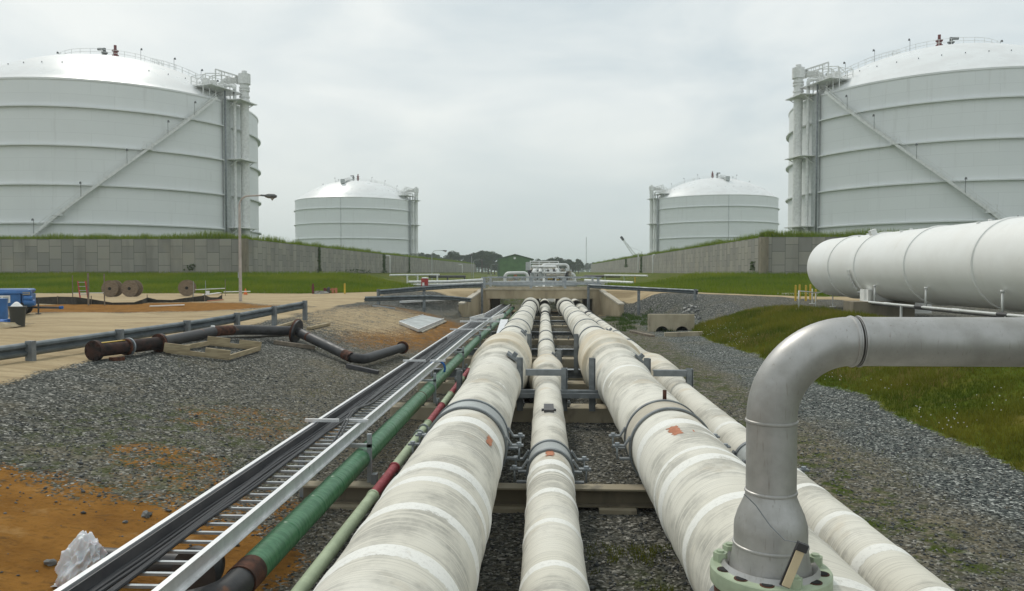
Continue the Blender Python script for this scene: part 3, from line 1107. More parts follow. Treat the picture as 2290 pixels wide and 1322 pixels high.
    # lifting gantry
    for q in (-16.5, -12.5):
        m.bar(P(R(q), 24.6, dome_z(24.6)), P(R(q), 24.6, 34.0), .20, .20)
        m.bar(P(R(q), 24.6, 34.0), P(R(-11), 28.0, 33.0), .20, .20)
        m.bar(P(R(q), 24.6, 33.3), P(R(-11), 27.9, 32.4), .12, .12)
        m.bar(P(R(q), 24.6, 33.2), P(R(q - 6), 24.6, 32.6), .16, .16)
        m.bar(P(R(q - 6), 24.6, dome_z(24.6)), P(R(q - 6), 24.6, 32.6), .14, .14)
        m.bar(P(R(q - 6), 24.6, 32.6), P(R(q - 10), 24.4, 31.0), .13, .13)
        for k in range(4):
            f = .15 + k * .22
            p = P(R(q), 24.6, 34.0).lerp(P(R(-11), 28.0, 33.0), f)
            m.bar(p, p - Vector((0, 0, .75)), .07, .07)
    m.bar(P(R(-16.5), 24.6, 34.0), P(R(-12.5), 24.6, 34.0), .18, .18)
    m.build("gantry", "white_steel", t)
    m = MB()
    m.box(P(R(-19), 26.4, 29.7), (4.2, 8.6, .14), Matrix.Rotation(R(-19) if sg > 0 else math.pi - R(-19), 3, "Z"))
    m.build("platform", "white_steel", t)
    for q in (-24, -20):
        m = MB()
        m.cyl(P(R(q), 25.4, 29.7), P(R(q), 25.4, 31.4), .55, n=14)
        m.cyl(P(R(q), 25.4, 31.0), P(R(q), 25.4, 31.5), .3, n=14)
        m.build("valve_drum", "white_steel", t)
    return t


def roof_walk(t, sg):
    """the inspection ramp that shows on the front of the far domes"""
    m = MB()
    RS = (27 ** 2 + 9.7 ** 2) / (2 * 9.7)
    dz = lambda r: 27.7 + 9.7 - RS + math.sqrt(RS * RS - r * r)
    a = R(-92)
    for r0, r1 in ((3, 7), (7, 11), (11, 15)):
        p, q = (Vector((sg * (-.9 + .28 * (r - 3) * -.4), -r, dz(r) + .5)) for r in (r0, r1))
        m.bar(p, q, 1.5, .35)
        m.bar(p + Vector((.7, 0, .8)), q + Vector((.7, 0, .8)), .12, .12)
        m.bar(p + Vector((-.7, 0, .8)), q + Vector((-.7, 0, .8)), .12, .12)
    m.box((sg * -2.2, -15.2, dz(15) + .9), (1.6, 1.6, 1.8))
    m.build("roof_walkway", "pale_grey_paint", t)
    for c in list(t.children):
        if c.name.startswith("stair") or (c.name.startswith("lamp") and WORLD_LAMP.get(c.data.name)):
            for g in list(c.children):
                bpy.data.objects.remove(g)
            bpy.data.objects.remove(c)
    m = MB()
    m.cyl((0, -27.12, 0), (0, -27.12, 27.4), .09, n=8)
    m.build("downpipe", "pale_grey_paint", t)


GT = "white storage tanks of the terminal"
TZ = 3.9
t1 = storage_tank("storage_tank", "large domed white tank beyond the cable reels, zigzag stair rising to the right", (-85, 148.0, TZ), 1, GT)
t2 = storage_tank("storage_tank", "large domed white tank rising behind the white horizontal vessel", (75, 148.0, TZ), -1, GT)
t3 = dup(t1)
t3.location = (-85.5, 345, TZ)
t3["label"] = "distant domed white tank beside the large tank with the cable reels below it"
t4 = dup(t2)
t4.location = (75.5, 342, TZ)
t4["label"] = "distant domed white tank above the crane boom and the sloping tan wall"
roof_walk(t3, 1)
roof_walk(t4, -1)
t1["label"] = "large domed white tank above the cable reels, its stair climbing to the right"
# ------------------------------------------------------------------ the four insulated pipes
ZB = -2.4
RB, RSM = .537, .285
XL, XM, XR, X4 = -1.06, .09, 1.725, 2.95
ZS = -2.65


def insulated_pipe(label, xc, zc, r0, bulge, bands, y0, y1=74, seed=0, big=True, tail=None):
    t = thing("insulated_pipe", label, "pipe", (xc, 12, zc), "insulated pipes running to the bridge")
    ys = list(np.arange(y0, 26, .045)) + list(np.arange(26, y1 + .01, .2))
    n = 72
    ang = np.linspace(0, 2 * math.pi, n, endpoint=False)
    # raised steps at the bands
    V, band, warm = [], [], []
    rs = np.random.default_rng(seed)
    lump = rs.uniform(-1, 1, 400)
    for y in ys:
        r = r0
        if bulge:
            r = np.interp(y, [q[0] for q in bulge], [q[1] for q in bulge])
        b = 0.0
        for (bc, bw, bh) in bands:
            d = abs(y - bc)
            k = 1 - sst(bw * .45, bw * .62, d)
            b = max(b, float(k) * (1.0 if bh >= .6 else .42))
            r = r + .012 * bh * float(1 - sst(bw * .40, bw * .55, d))
        # slack wraps: tiny swells along the pipe
        u = y / .62
        i = int(u) % 399
        r = r * (1 + .0045 * (lump[i] * (1 - u % 1) + lump[i + 1] * (u % 1)))
        dz = shade_dz(y)
        if tail and y > tail:
            dz = shade_dz(y)
        wob = 1 + .003 * np.sin(ang * 3 + y * 1.3 + seed) + .002 * np.sin(ang * 7 - y * 2.1)
        V.append(np.c_[xc + np.sin(ang) * r * wob, np.full(n, y), zc + dz + np.cos(ang) * r * wob])
        band.append(np.full(n, b))
        wv = 0.0
        if bulge:
            wv = float(np.clip((r / r0 - 1.08) / .22, 0, 1)) * (1.0 if bulge[6][0] + .3 < y < bulge[-1][0] else .35)
        warm.append(np.full(n, wv))
    m = MB()
    Va = np.concatenate(V)
    m.v = [tuple(q) for q in Va]
    for i in range(len(ys) - 1):
        for k in range(n):
            m.f.append((i * n + k, i * n + (k + 1) % n, (i + 1) * n + (k + 1) % n, (i + 1) * n + k))
    m.f.append(tuple(range(n)))
    m.mi = [0] * len(m.f)
    m.sm = [True] * (len(m.f) - 1) + [False]
    o = m.build("wrapped_run", "pipe_wrap", t, sharp=False, band=np.concatenate(band))
    o.data.attributes.new("warm", "FLOAT", "POINT").data.foreach_set("value", np.concatenate(warm))
    return t


def clamp(t, xc, zc, r, y, width, mat_saddle="pale_grey_paint", sides=(-1, 1)):
    """a two-piece pipe clamp: saddle sheet, two straps, bolted ears each side"""
    dz = shade_dz(y)
    c = (xc, y, zc + dz)
    m = MB()
    m.lathe([(r + .004, -width / 2), (r + .016, -width / 2 + .004), (r + .016, width / 2 - .004), (r + .004, width / 2)], c, (0, 1, 0), 64)
    sad = m.build("saddle_sheet", mat_saddle, t)
    for s in (-1, 1):
        m = MB()
        yy = y + s * (width / 2 - .02)
        m.lathe([(r + .012, -.035), (r + .034, -.035), (r + .034, .035), (r + .012, .035)], (xc, yy, zc + dz), (0, 1, 0), 64)
        for e in sides:
            for up in (.045, -.13):
                a = Vector((xc + e * math.sqrt(max(.01, (r + .02) ** 2 - (up * 1.3) ** 2)), yy, zc + dz + up * 1.0 + (.12 if up > 0 else 0)))
                b = Vector((xc + e * (r + .09), yy, zc + dz + up))
                d = Vector((xc + e * (r + (.25 if up > 0 else .16)), yy, zc + dz + up))
                m.bar(a, b, .085, .022)
                m.bar(b, d, .085, .022)
        st = m.build("strap", "grey_steel", t)
        for e in sides:
            m = MB()
            q = Vector((xc + e * (r + .19), yy, zc + dz))
            m.cyl(q + Vector((0, 0, .08)), q - Vector((0, 0, .14)), .014, n=8)
            m.cyl(q + Vector((0, 0, .056)), q + Vector((0, 0, .085)), .034, n=6, sm=False)
            m.build("bolt", "galv", st)
    return sad


def collar(t, xc, zc, r, y, wd=.12, mat="grey_steel", dr=.022):
    m = MB()
    c = (xc, y, zc + shade_dz(y))
    m.lathe([(r + .002, -wd / 2), (r + dr, -wd / 2), (r + dr, wd / 2), (r + .002, wd / 2)], c, (0, 1, 0), 48)
    m.build("collar", mat, t)


def rust_patch(t, xc, zc, r, y, a_mid, da, dy, seed, mat="rust_patch"):
    """bare rectangle where the wrap has come away, with a ragged edge"""
    rs = np.random.default_rng(seed)
    m = MB()
    N = 12
    vs = []
    for i in range(N + 1):
        f = i / N
        e0, e1 = rs.uniform(-.12, .12, 2)
        for j in range(7):
            g = j / 6
            a = a_mid + da * (-.5 + g + (e0 if j == 0 else (e1 if j == 6 else 0)) * 1.3)
            yy = y + dy * (f - .5 + (rs.uniform(-.06, .06) if i in (0, N) else 0))
            rr = r + .009
            vs.append((xc + math.sin(a) * rr, yy, zc + math.cos(a) * rr))
    fs = [(i * 7 + j, i * 7 + j + 1, i * 7 + j + 8, i * 7 + j + 7) for i in range(N) for j in range(6)]
    m.add(vs, fs, 0, True)
    m.build("bare_patch", mat, t)


bulL = [(15.8, .537), (15.95, .585), (16.2, .575), (16.9, .565), (16.95, .635), (17.2, .625), (17.8, .61), (17.85, .69), (18.1, .68), (18.6, .66), (18.65, .755), (19.0, .75), (20.8, .74), (22.8, .63), (23.4, .57), (24.6, .537)]
bulR = [(15.9, .537), (16.05, .59), (16.3, .58), (17.1, .57), (17.15, .645), (17.4, .635), (18.0, .62), (18.05, .705), (18.3, .69), (18.9, .67), (18.95, .785), (19.4, .78), (21.2, .77), (23.2, .65), (23.8, .57), (25.0, .537)]
bulM = [(16.6, .285), (16.8, .32), (17.5, .325), (17.55, .36), (18.2, .365), (18.25, .44), (20.0, .45), (20.9, .38), (21.6, .33), (22.4, .285)]
bul4 = [(16.8, .285), (17.0, .32), (17.8, .33), (17.85, .37), (18.5, .37), (18.55, .44), (20.6, .45), (21.7, .36), (22.6, .31), (23.4, .285)]


def far_bands(w=.16):
    return [(y, w, .4) for y in (13.2, 14.4, 25.6, 27.4, 31, 34.5, 41, 47)]


pL = insulated_pipe("wide weathered white pipe beside the cable tray, blotched with grey", XL, ZB, RB, bulL,
                    [(3.4, .2, .6), (4.2, .16, .6), (4.98, .24, .8), (5.97, .17, .7), (6.76, .15, .7), (7.25, .22, 1.6), (8.4, .08, .3), (9.55, .34, .7), (12.0, .08, .3), (12.9, .1, .3), (13.9, .1, .3), (15.2, .2, .5), (16.4, .3, .3)] + far_bands(), 2.6, seed=1)
pM = insulated_pipe("narrow white pipe between the two wide pipes, black plate on top", XM, ZS, RSM, bulM,
                    [(4.2, .16, .6), (5.2, .14, .6), (6.1, .13, .7), (7.2, .12, .6), (8.2, .14, .7), (9.0, .10, .6), (9.4, .22, 1.3), (11.6, .1, .3), (13.2, .1, .4), (14.6, .12, .4), (16.3, .3, .5)] + far_bands(.12), 2.6, seed=2)
pR = insulated_pipe("wide white pipe under the green flange of the steel riser", XR, ZB, RB, bulR,
                    [(3.5, .2, .6), (4.6, .16, .6), (5.6, .14, .5), (6.4, .14, .6), (7.15, .10, .5), (7.7, .22, 1.2), (8.1, .10, .6), (8.9, .2, .5), (9.55, .3, .6), (12.2, .1, .3), (13.0, .1, .3), (13.9, .1, .4), (15.2, .2, .6)] + far_bands(), 2.6, seed=3)
p4 = insulated_pipe("narrow white pipe nearest the grassy bank, outermost of the four", X4, ZS, RSM, bul4,
                    [(4.0, .14, .6), (4.9, .12, .7), (5.7, .12, .6), (6.6, .16, .8), (7.5, .12, .6), (8.5, .12, .6), (9.3, .2, .8), (12.0, .16, .8), (12.5, .1, .5), (14.8, .1, .4), (16.4, .3, .4)] + far_bands(.12), 2.6, seed=4)

clamp(pL, XL, ZB, RB, 10.55, .62)
clamp(pM, XM, ZS, RSM, 10.25, .56)
clamp(pR, XR, ZB, RB, 10.6, .66, "light_concrete")
clamp(p4, X4, ZS, RSM, 10.35, .56)
for t, x, z, r in ((pL, XL, ZB, RB), (pM, XM, ZS, RSM), (pR, XR, ZB, RB), (p4, X4, ZS, RSM)):
    for y in (25.9, 30.3, 38.4, 46.0):
        collar(t, x, z, r, y + (.7 if r < .4 else 0), .22, "grey_steel", .028)
    collar(t, x, z, r, 58 if r > .4 else 50, .7, "cable_black", .07)
    m = MB()
    m.lathe([(r + .02, 58.6), (r + .16, 58.7), (r + .16, 73), (r, 73.2)], (x, 0, z + shade_dz(60)), (0, 1, 0), 40)
    m.build("sleeve", "pipe_wrap", t)
rust_patch(pR, XR, ZB, RB, 9.05, -.32, .22, .42, 5)
rust_patch(pR, XR, ZB, RB, 8.9, .05, .05, .12, 15)
rust_patch(pM, XM, ZS, RSM, 9.85, -.02, .36, .30, 6)
rust_patch(pL, XL, ZB, RB, 9.1, .85, .16, .36, 7)
rust_patch(pL, XL, ZB, RB, 7.28, .05, .03, .10, 8, "rust")
m = MB()
m.box((XM, 13.05, ZS + RSM + .02), (.17, .60, .045))
for q in (-1, 1):
    m.box((XM + q * .10, 13.0, ZS + RSM - .01), (.05, .06, .05))
m.build("sensor_plate", "dark_steel", pM, bevel=.006)
m = MB()
m.cyl((XR + .02, 11.0, ZB + RB), (XR + .02, 11.0, ZB + RB + .16), .028, n=8)
m.build("stud", "rust", pR)
for (t, x, z, y, a, s) in ((pL, XL, ZB, 17.0, .62, 1.0), (pL, XL, ZB, 24.2, .75, .8), (pR, XR, ZB, 17.3, .75, .9), (pR, XR, ZB, 25.0, .7, .7), (pM, XM, ZS, 22.0, .7, .6)):
    r = .62 if z == ZB else .34
    c = Vector((x + math.sin(a) * r, y, z + math.cos(a) * r))
    m = MB()
    m.box(c, (.28 * s, .5 * s, .05), Matrix.Rotation(a, 3, "Y"))
    m.box(c + Vector((.06, -.1, .05)), (.1 * s, .16 * s, .1), Matrix.Rotation(a, 3, "Y"))
    m.build("torn_flap", "grey_steel", t)

# ------------------------------------------------------------------ sleepers under the pipes


def gz(y):
    return -3.25 + shade_dz(y)


def sleeper(y, kind, label, x0=-3.35, x1=3.55):
    top = -2.95 + shade_dz(y)
    if kind == "steel":
        t = thing("steel_beam", label, "support beam", (0, y, gz(y)), "cross beams under the pipes")
        m = MB()
        m.box(((x0 + x1) / 2, y, top - .012), (x1 - x0, .26, .024), mi=1)
        m.box(((x0 + x1) / 2, y, top - .238), (x1 - x0, .26, .024))
        m.box(((x0 + x1) / 2, y, top - .125), (x1 - x0, .02, .20))
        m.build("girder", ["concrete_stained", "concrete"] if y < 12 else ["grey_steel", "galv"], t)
        m = MB()
        for x in (x0 + .6, -.5, 1.0, x1 - .5):
            m.box((x, y, top - .33), (.5, .5, .16))
        m.build("footing", "concrete", t)
    else:
        t = thing("concrete_sleeper", label, "support beam", (0, y, gz(y)), "cross beams under the pipes")
        m = MB()
        m.box(((x0 + x1) / 2, y, top - .20), (x1 - x0, .60, .40))
        m.build("block", "concrete", t, bevel=.02)
        for x in (-2.65, -2.35, -1.75, -.45, .55, 1.1, 2.3, 3.3):
            m = MB()
            m.cyl((x, y - .12, top - .02), (x, y - .12, top + .14), .026, n=8)
            m.cyl((x, y - .12, top + .05), (x, y - .12, top + .09), .045, n=6, sm=False)
            m.build("anchor_bolt", "grey_steel", t)
    m = MB()
    for x, z in ((XL, ZB - RB), (XM, ZS - RSM), (XR, ZB - RB), (X4, ZS - RSM)):
        m.box((x, y, (z + shade_dz(y) + top) / 2 + .02), (.34, .24, max(.03, z + shade_dz(y) - top) + .06))
    for x in (-2.35, -1.75, -2.2):
        m.box((x, y + .02, top + .07), (.07, .12, .14))
    m.build("pipe_shoe", "grey_steel", t)
    return t


where = [(10.4, "steel", "nearest stained cross beam under the pipe clamps"),
         (16.7, "block", "tan concrete cross beam in front of the pipe swellings"),
         (20.3, "block", "tan concrete cross beam under the widest part of the pipe swellings"),
         (23.0, "steel", "thin grey cross beam just behind the pipe swellings"),
         (26.0, "block", "brown concrete cross beam beyond the pipe swellings"),
         (29.2, "steel", "grey steel cross beam below the tray struts beyond the swellings"),
         (34.0, "block", "concrete cross beam between the raised tray piece and the bridge"),
         (39.0, "steel", "grey steel cross beam midway from the swellings to the bridge"),
         (44.5, "block", "small far concrete cross beam in front of the bridge"),
         (50.0, "steel", "small far steel cross beam in front of the bridge"),
         (55.5, "block", "farthest cross beam just before the bridge opening")]
for y, k, l in where:
    sleeper(y, k, l)

# rectangular pedestals under the swellings
for x, l in ((XL, "tan concrete pedestal under the swelling of the wide pipe by the tray"), (XR, "tan concrete pedestal under the swelling of the wide pipe by the bank")):
    m = MB()
    m.box((x, 19.4, -3.1), (.75, 1.2, .44))
    m.box((x - .36 if x > 0 else x + .3, 18.9, -2.75), (.12, .5, 1.0))
    tag(m.build("concrete_pedestal", "concrete", origin=(x, 19.4, -3.3), bevel=.02), l, "pedestal")


def guide_frame(label, xa, xb, y, ztop, cross=True, shortb=False):
    t = thing("pipe_guide", label, "pipe support", (xa, y, gz(y)), "grey steel posts guarding the pipe swellings")
    for k, x in enumerate((xa, xb)):
        if x is None:
            continue
        m = MB()
        zt = ztop - (.22 if (k and shortb) else 0)
        m.box((x, y, (zt - 3.0) / 2), (.025, .16, zt + 3.0))
        m.box((x - .06, y + .07, (zt - 3.0) / 2), (.12, .02, zt + 3.0))
        m.box((x - .06, y - .07, (zt - 3.0) / 2), (.12, .02, zt + 3.0))
        m.build("post", "grey_steel", t)
    if cross:
        m = MB()
        z = ztop - .26
        m.box(((xa + xb) / 2, y + .02, z), (abs(xb - xa) - .14, .14, .02))
        m.box(((xa + xb) / 2, y - .05, z - .06), (abs(xb - xa) - .14, .018, .12))
        m.build("crossbar", "grey_steel", t)
    return t


guide_frame("grey steel frame over the narrow pipe in front of its swelling", -.46, .50, 16.4, -1.86, shortb=True)
guide_frame("lone tall grey post beside the wide pipe by the bank, in front of its swelling", 1.10, None, 16.4, -1.86, cross=False)
guide_frame("grey steel frame over the outermost narrow pipe", 2.28, 3.18, 16.4, -1.86, shortb=True)
guide_frame("grey post pair behind the swellings, straddling the narrow middle pipe", -.37, 1.02, 22.6, -1.85, cross=False)
guide_frame("short grey post between narrow pipe and wide pipe beside the swellings", .48, None, 20.5, -2.1, cross=False)
guide_frame("small grey post at the tray side of the pipe swelling", -1.95, None, 18.0, -2.35, cross=False)

# low steel channels laid between the posts
m = MB()
m.box((.35, 16.25, -2.60), (1.9, .10, .14))
m.box((.35, 16.1, -2.63), (2.3, .06, .10))
tag(m.build("steel_channel", "grey_steel", origin=(.35, 16.2, -2.7)), "low grey steel channel between the posts, just above the concrete beam", "steel channel")

# ------------------------------------------------------------------ cable tray, green pipe, conduit
tr = thing("cable_tray", "long shiny aluminium cable tray with black cables beside the green pipe", "cable tray", (-3.05, 12, -2.4))
TX0, TX1, TZT = -3.38, -2.74, -2.235
ys = [3.0, 28.0] + list(range(32, 66, 4))
for x, sgn in ((TX0, 1), (TX1, -1)):
    m = MB()
    for a, b in zip(ys[:-1], ys[1:]):
        za, zb = TZT + shade_dz(a), TZT + shade_dz(b)
        m.bar((x, a, za - .085), (x, b, zb - .085), .006, .165)
        m.bar((x - sgn * .022, a, za), (x - sgn * .022, b, zb), .05, .006)
        m.bar((x - sgn * .018, a, za - .17), (x - sgn * .018, b, zb - .17), .04, .005)
    m.build("side_rail", "bright_alu", tr)
for k in range(100):
    y = 4.6 + k * .235
    if y > 64:
        break
    m = MB()
    z = TZT - .135 + shade_dz(y)
    m.box(((TX0 + TX1) / 2, y, z), (TX1 - TX0 - .02, .035, .022))
    m.build("rung", "galv", tr)
m = MB()
y = 4.6 + 100 * .235
while y < 64:
    m.box(((TX0 + TX1) / 2, y, TZT - .135 + shade_dz(y)), (TX1 - TX0 - .02, .04, .022))
    y += .28
o = m.build("rung", "galv", tr)
o["kind"] = "stuff"
rs = random.Random(3)


def cable(x0, r, jump=None):
    pts = []
    y = 3.0
    while y < 64:
        x = x0 + .012 * math.sin(y * 1.7 + x0 * 40)
        z = TZT - .12 + r + shade_dz(y) + .004 * math.sin(y * 3 + x0 * 10)
        if jump:
            f = float(sst(jump - 1.6, jump, y) * (1 - sst(jump + .4, jump + 2.4, y)))
            f2 = float(sst(jump - 1.6, jump + 1.6, y))
            z += .15 * f
            x = x * (1 - f2) + (x0 - .27) * f2
        pts.append((x, y, z))
        y += .3 if y < 26 else 1.5
    m = MB()
    m.tube(pts, r, 8)
    return m.build("cable", "cable_black", tr)


for k, x in enumerate((-3.34, -3.303, -3.265, -3.225, -3.18, -3.15)):
    cable(x, .019)
for x in (-2.775, -2.812):
    cable(x, .016, 11.2)
# lid strip standing along the far rail
m = MB()
m.bar((TX0 + .05, 3.0, TZT - .075), (TX0 + .05, 26, TZT - .075), .014, .15)
m.build("divider", "dark_steel", tr)
for y, (xa, xb), gap in ((11.1, (-3.55, -2.58), True), (18.7, (-3.5, -2.42), True), (29.2, (-3.62, -2.05), False)):
    m = MB()
    z = TZT + .03 + shade_dz(y)
    if gap:
        m.box((xa + (xb - xa) * .27, y, z), ((xb - xa) * .52, .045, .045))
        m.box((xb - (xb - xa) * .19, y, z), ((xb - xa) * .36, .045, .045))
    else:
        m.box(((xa + xb) / 2, y, z), (xb - xa, .05, .045))
    m.build("hold_down_strut", "bright_alu", tr)
for y in (10.5, 16.9, 22.9, 29.1, 35, 42, 49, 56):
    m = MB()
    dz = shade_dz(y)
    x = TX1 + .30
    m.box((x, y, -2.62 + dz), (.06, .06, .70))
    m.box(((TX0 + x) / 2, y, TZT - .20 + dz), (x - TX0 + .06, .06, .045))
    m.box((TX0 - .02, y, -2.75 + dz), (.06, .06, .6 + .4))
    m.build("stand", "galv", tr)

t = thing("tray_section", "short raised piece of aluminium tray lying across the cable tray near the bridge", "cable tray", (-3.0, 34.5, -2.2))
m = MB()
z = -2.14
for x in (-3.32, -2.34):
    m.bar((x, 34.3, z), (x + .3, 38.2, z - .05), .06, .17)
m.build("side_rail", "bright_alu", t)
m = MB()
m.box((-2.83, 34.2, z - .10), (1.9, .07, .07))
m.box((-2.83, 34.7, z + .02), (.9, .06, .05))
m.build("strut", "bright_alu", t)

m = MB()
m.bar((-1.62, 26.3, -2.55), (-1.66, 32.0, -2.02), .30, .03)
m.bar((-1.66, 32.0, -2.02), (-1.60, 34.6, -2.3), .30, .03)
tag(m.build("metal_strip", "bright_alu", origin=(-1.64, 30, -2.5)), "bent bright metal strip leaning along the wide pipe by the tray", "metal strip")

gp_ = thing("green_pipe", "dark green painted pipe running under the edge of the cable tray", "pipe", (-2.58, 12, -2.62))
GXc, GZc = -2.56, -2.62
m = MB()
path = [(GXc, 6.35, GZc)] + [(GXc, y, GZc + shade_dz(y)) for y in (7, 10, 15, 20, 26, 28)] + [(GXc, y, GZc + shade_dz(y)) for y in range(32, 66, 4)]
m.tube(path, .135, 28)
for y in (7.4, 8.3, 9.1, 10.9, 12.4, 13.6, 15.2, 17.3):
    m.lathe([(.135, -.03), (.139, -.02), (.139, .02), (.135, .03)], (GXc, y, GZc), (0, 1, 0), 28)
m.build("painted_run", "green_pipe_paint", gp_)
m = MB()
m.tube([(GXc, 6.5, GZc), (GXc, 6.24, GZc)], .139, 28)
m.build("rusty_joint", "rust", gp_)
m = MB()
m.lathe([(.136, 0), (.141, .03), (.136, .06)], (GXc, 15.6, GZc), (0, 1, 0), 24)
m.build("rusty_joint", "rust", gp_)
m = MB()
m.tube(round_path([(GXc, 6.3, GZc), (GXc - .02, 5.9, GZc), (GXc - .95, 5.55, GZc - .12)], .4, 8), .128, 24)
m.build("bare_elbow", "black_pipe", gp_)
m = MB()
m.lathe([(.05, -.10), (.22, -.10), (.22, -.02), (.16, .0), (.16, .10), (.05, .10)], (GXc - .48, 6.55, GZc - .02), (.2, 1, 0), 28)
tag(m.build("valve_flange", "dark_steel", origin=(GXc - .48, 6.55, GZc - .3)), "dark round flange below the tray beside the rusty end of the green pipe", "pipe flange")

cd = thing("conduit", "thin pale green conduit with dark red lengths beside the wide pipe", "conduit", (-2.16, 12, -2.86))
CX, CZ = -2.17, -2.85
segs = [(4.2, 9.5, "pale_green"), (9.5, 10.9, "conduit_red"), (10.9, 14.1, "pale_green"), (14.1, 16.0, "conduit_red"), (16.0, 17.5, "pale_green"), (17.5, 19.2, "conduit_red"),
        (19.2, 20.1, "pale_green"), (20.1, 21.8, "conduit_red"), (21.8, 62, "pale_green")]
for a, b, mt in segs:
    m = MB()
    if b > 30:
        m.tube([(CX, a, CZ), (CX, 28, CZ)] + [(CX, y, CZ + shade_dz(y)) for y in range(32, 63, 5)], .068, 16)
    else:
        m.tube([(CX, a, CZ), (CX, b, CZ)], .07 if mt == "pale_green" else .066, 16)
        m.lathe([(.07, -.03), (.082, -.02), (.082, .02), (.07, .03)], (CX, b, CZ), (0, 1, 0), 16)
    m.build("length", mt, cd)
m = MB()
m.tube([(CX + .12, 4.4, CZ - .06), (CX + .13, 12, CZ - .05), (CX + .12, 22, CZ - .04)], .03, 10)
m.build("tracer_cable", "cable_black", cd)
for y in (13.1, 13.6):
    m = MB()
    m.lathe([(.07, -.02), (.10, -.02), (.10, .02), (.07, .02)], (CX, y, CZ), (0, 1, 0), 18)
    m.box((CX + .14, y, CZ + .02), (.24, .09, .025))
    m.cyl((CX + .2, y, CZ), (CX + .2, y, CZ + .07), .03, n=6)
    m.build("pipe_clamp", "galv", cd)

m = MB()
pts = arc((-2.66, 18.9, -2.42), (1, 0, 0), (0, 0, 1), .19, -1.2, 2.6, 10)
m.tube(pts, .028, 8)
m.tube([(-2.60, 18.9, -2.58), (-2.58, 18.8, -2.72), (-2.60, 18.85, -2.80)], .03, 8)
tag(m.build("blue_strap", "blue_cloth", origin=(-2.6, 18.9, -2.8)), "blue cloth tie knotted round the tray edge above the green pipe", "strap")

# ------------------------------------------------------------------ the steel riser in front
rz = thing("steel_riser", "silver steel pipe elbow rising from a pale green bolted flange", "pipe", (1.36, 4.6, -1.83))
RYY = 4.6
c0 = pt(1725, 1000, RYY)
XV = pt(1725, 1000, RYY).x
zf = pt(1718, 1268, RYY).z
rp = 54 / 1700 * RYY
zh = pt(2000, 764, RYY).z
m = MB()
zn1, zn2 = pt(1725, 1175, RYY).z, pt(1725, 1098, RYY).z
rw = 79 / 1700 * RYY
path = [Vector((XV, RYY, zn2))]
R0 = .46
bendc = Vector((XV + R0, RYY, zh - R0))
path += [Vector((XV, RYY, zh - R0 - .02))] + [bendc + Vector((-math.cos(q) * R0, 0, math.sin(q) * R0)) for q in np.linspace(0, math.pi / 2, 22)] + [Vector((XV + R0 + .02, RYY, zh))]
m.tube(path, rp, 56, caps=False)
m.tube([(XV + R0 + .03, RYY, zh), (XV + 6, RYY, zh)], rp, 56)
prof = [(rp, zn2), (rp * 1.03, zn2 - .03), (rp * 1.14, zn2 - .07), (rp * 1.32, zn2 - .13), (rw * .985, zn1 + .02), (rw, zn1 - .02), (rw, zn1 - .10), (rw * 1.04, zn1 - .17), (rw * 1.12, zn1 - .26), (rw * 1.26, zf + .03), (rw * 1.38, zf - .01)]
m.lathe([(r, z) for r, z in prof], (XV, RYY, 0), n=64)
m.build("pipe_body", "stainless", rz)
for c, ax, r in (((XV, RYY, zn2), (0, 0, 1), rp), ((XV, RYY, zh - R0 - .02), (0, 0, 1), rp), ((XV + R0, RYY, zh), (1, 0, 0), rp), ((XV + R0 + .045, RYY, zh), (1, 0, 0), rp), ((XV, RYY, zn1 - .11), (0, 0, 1), rw)):
    m = MB()
    wob = [(r - .002, -.012), (r + .006, -.007), (r + .008, 0), (r + .006, .007), (r - .002, .012)]
    m.lathe(wob, c, ax, 64)
    m.build("weld_seam", "stainless", rz)
RF = 130 / 1700 * RYY
fl = MB()
fl.lathe([(rw * 1.1, zf - .10), (RF * .98, zf - .10), (RF, zf - .09), (RF, zf - .006), (RF * .985, zf), (rw * 1.2, zf)], (XV, RYY, 0), n=72)
flange = fl.build("flange", "flange_green", rz)
for k in range(12):
    a = 2 * math.pi * (k + .35) / 12
    q = Vector((XV + math.cos(a) * RF * .83, RYY + math.sin(a) * RF * .83, zf))
    m = MB()
    if k in (2, 4, 9, 0, 3, 5):
        m.cyl(q, q + Vector((0, 0, .052)), .044, n=6, sm=False)
        m.cyl(q + Vector((0, 0, .05)), q + Vector((0, 0, .065)), .024, n=12)
        m.build("bolt", "flange_green", flange)
    else:
        m.cyl(q + Vector((0, 0, -.002)), q + Vector((0, 0, .0035)), .041, n=20)
        h = m.build("hole_rim", "rust", flange)
        m = MB()
        m.cyl(q + Vector((0, 0, 0)), q + Vector((0, 0, .006)), .031, n=20)
        m.build("bolt_hole", "dark_gap", flange)
m = MB()
m.cyl((XV, RYY, zf - .12), (XV, RYY, -2.5), RF * .93, n=48)
m.build("mating_flange", "rust", rz)
m = MB()
m.lathe([(RF * .9, zf - .16), (RF * 1.02, zf - .2), (RF * .98, zf - .42), (RF * .8, -2.6)], (XV, RYY, 0), n=48)
m.build("insulation_skirt", "grey_steel", rz)
for dx in (.006, .038):
    m = MB()
    m.lathe([(rp - .002, -.004), (rp + .004, -.003), (rp + .004, .003), (rp - .002, .004)], (XV + R0 + dx, RYY, zh), (1, 0, 0), 64)
    m.build("weld_seam", "dark_steel", rz)
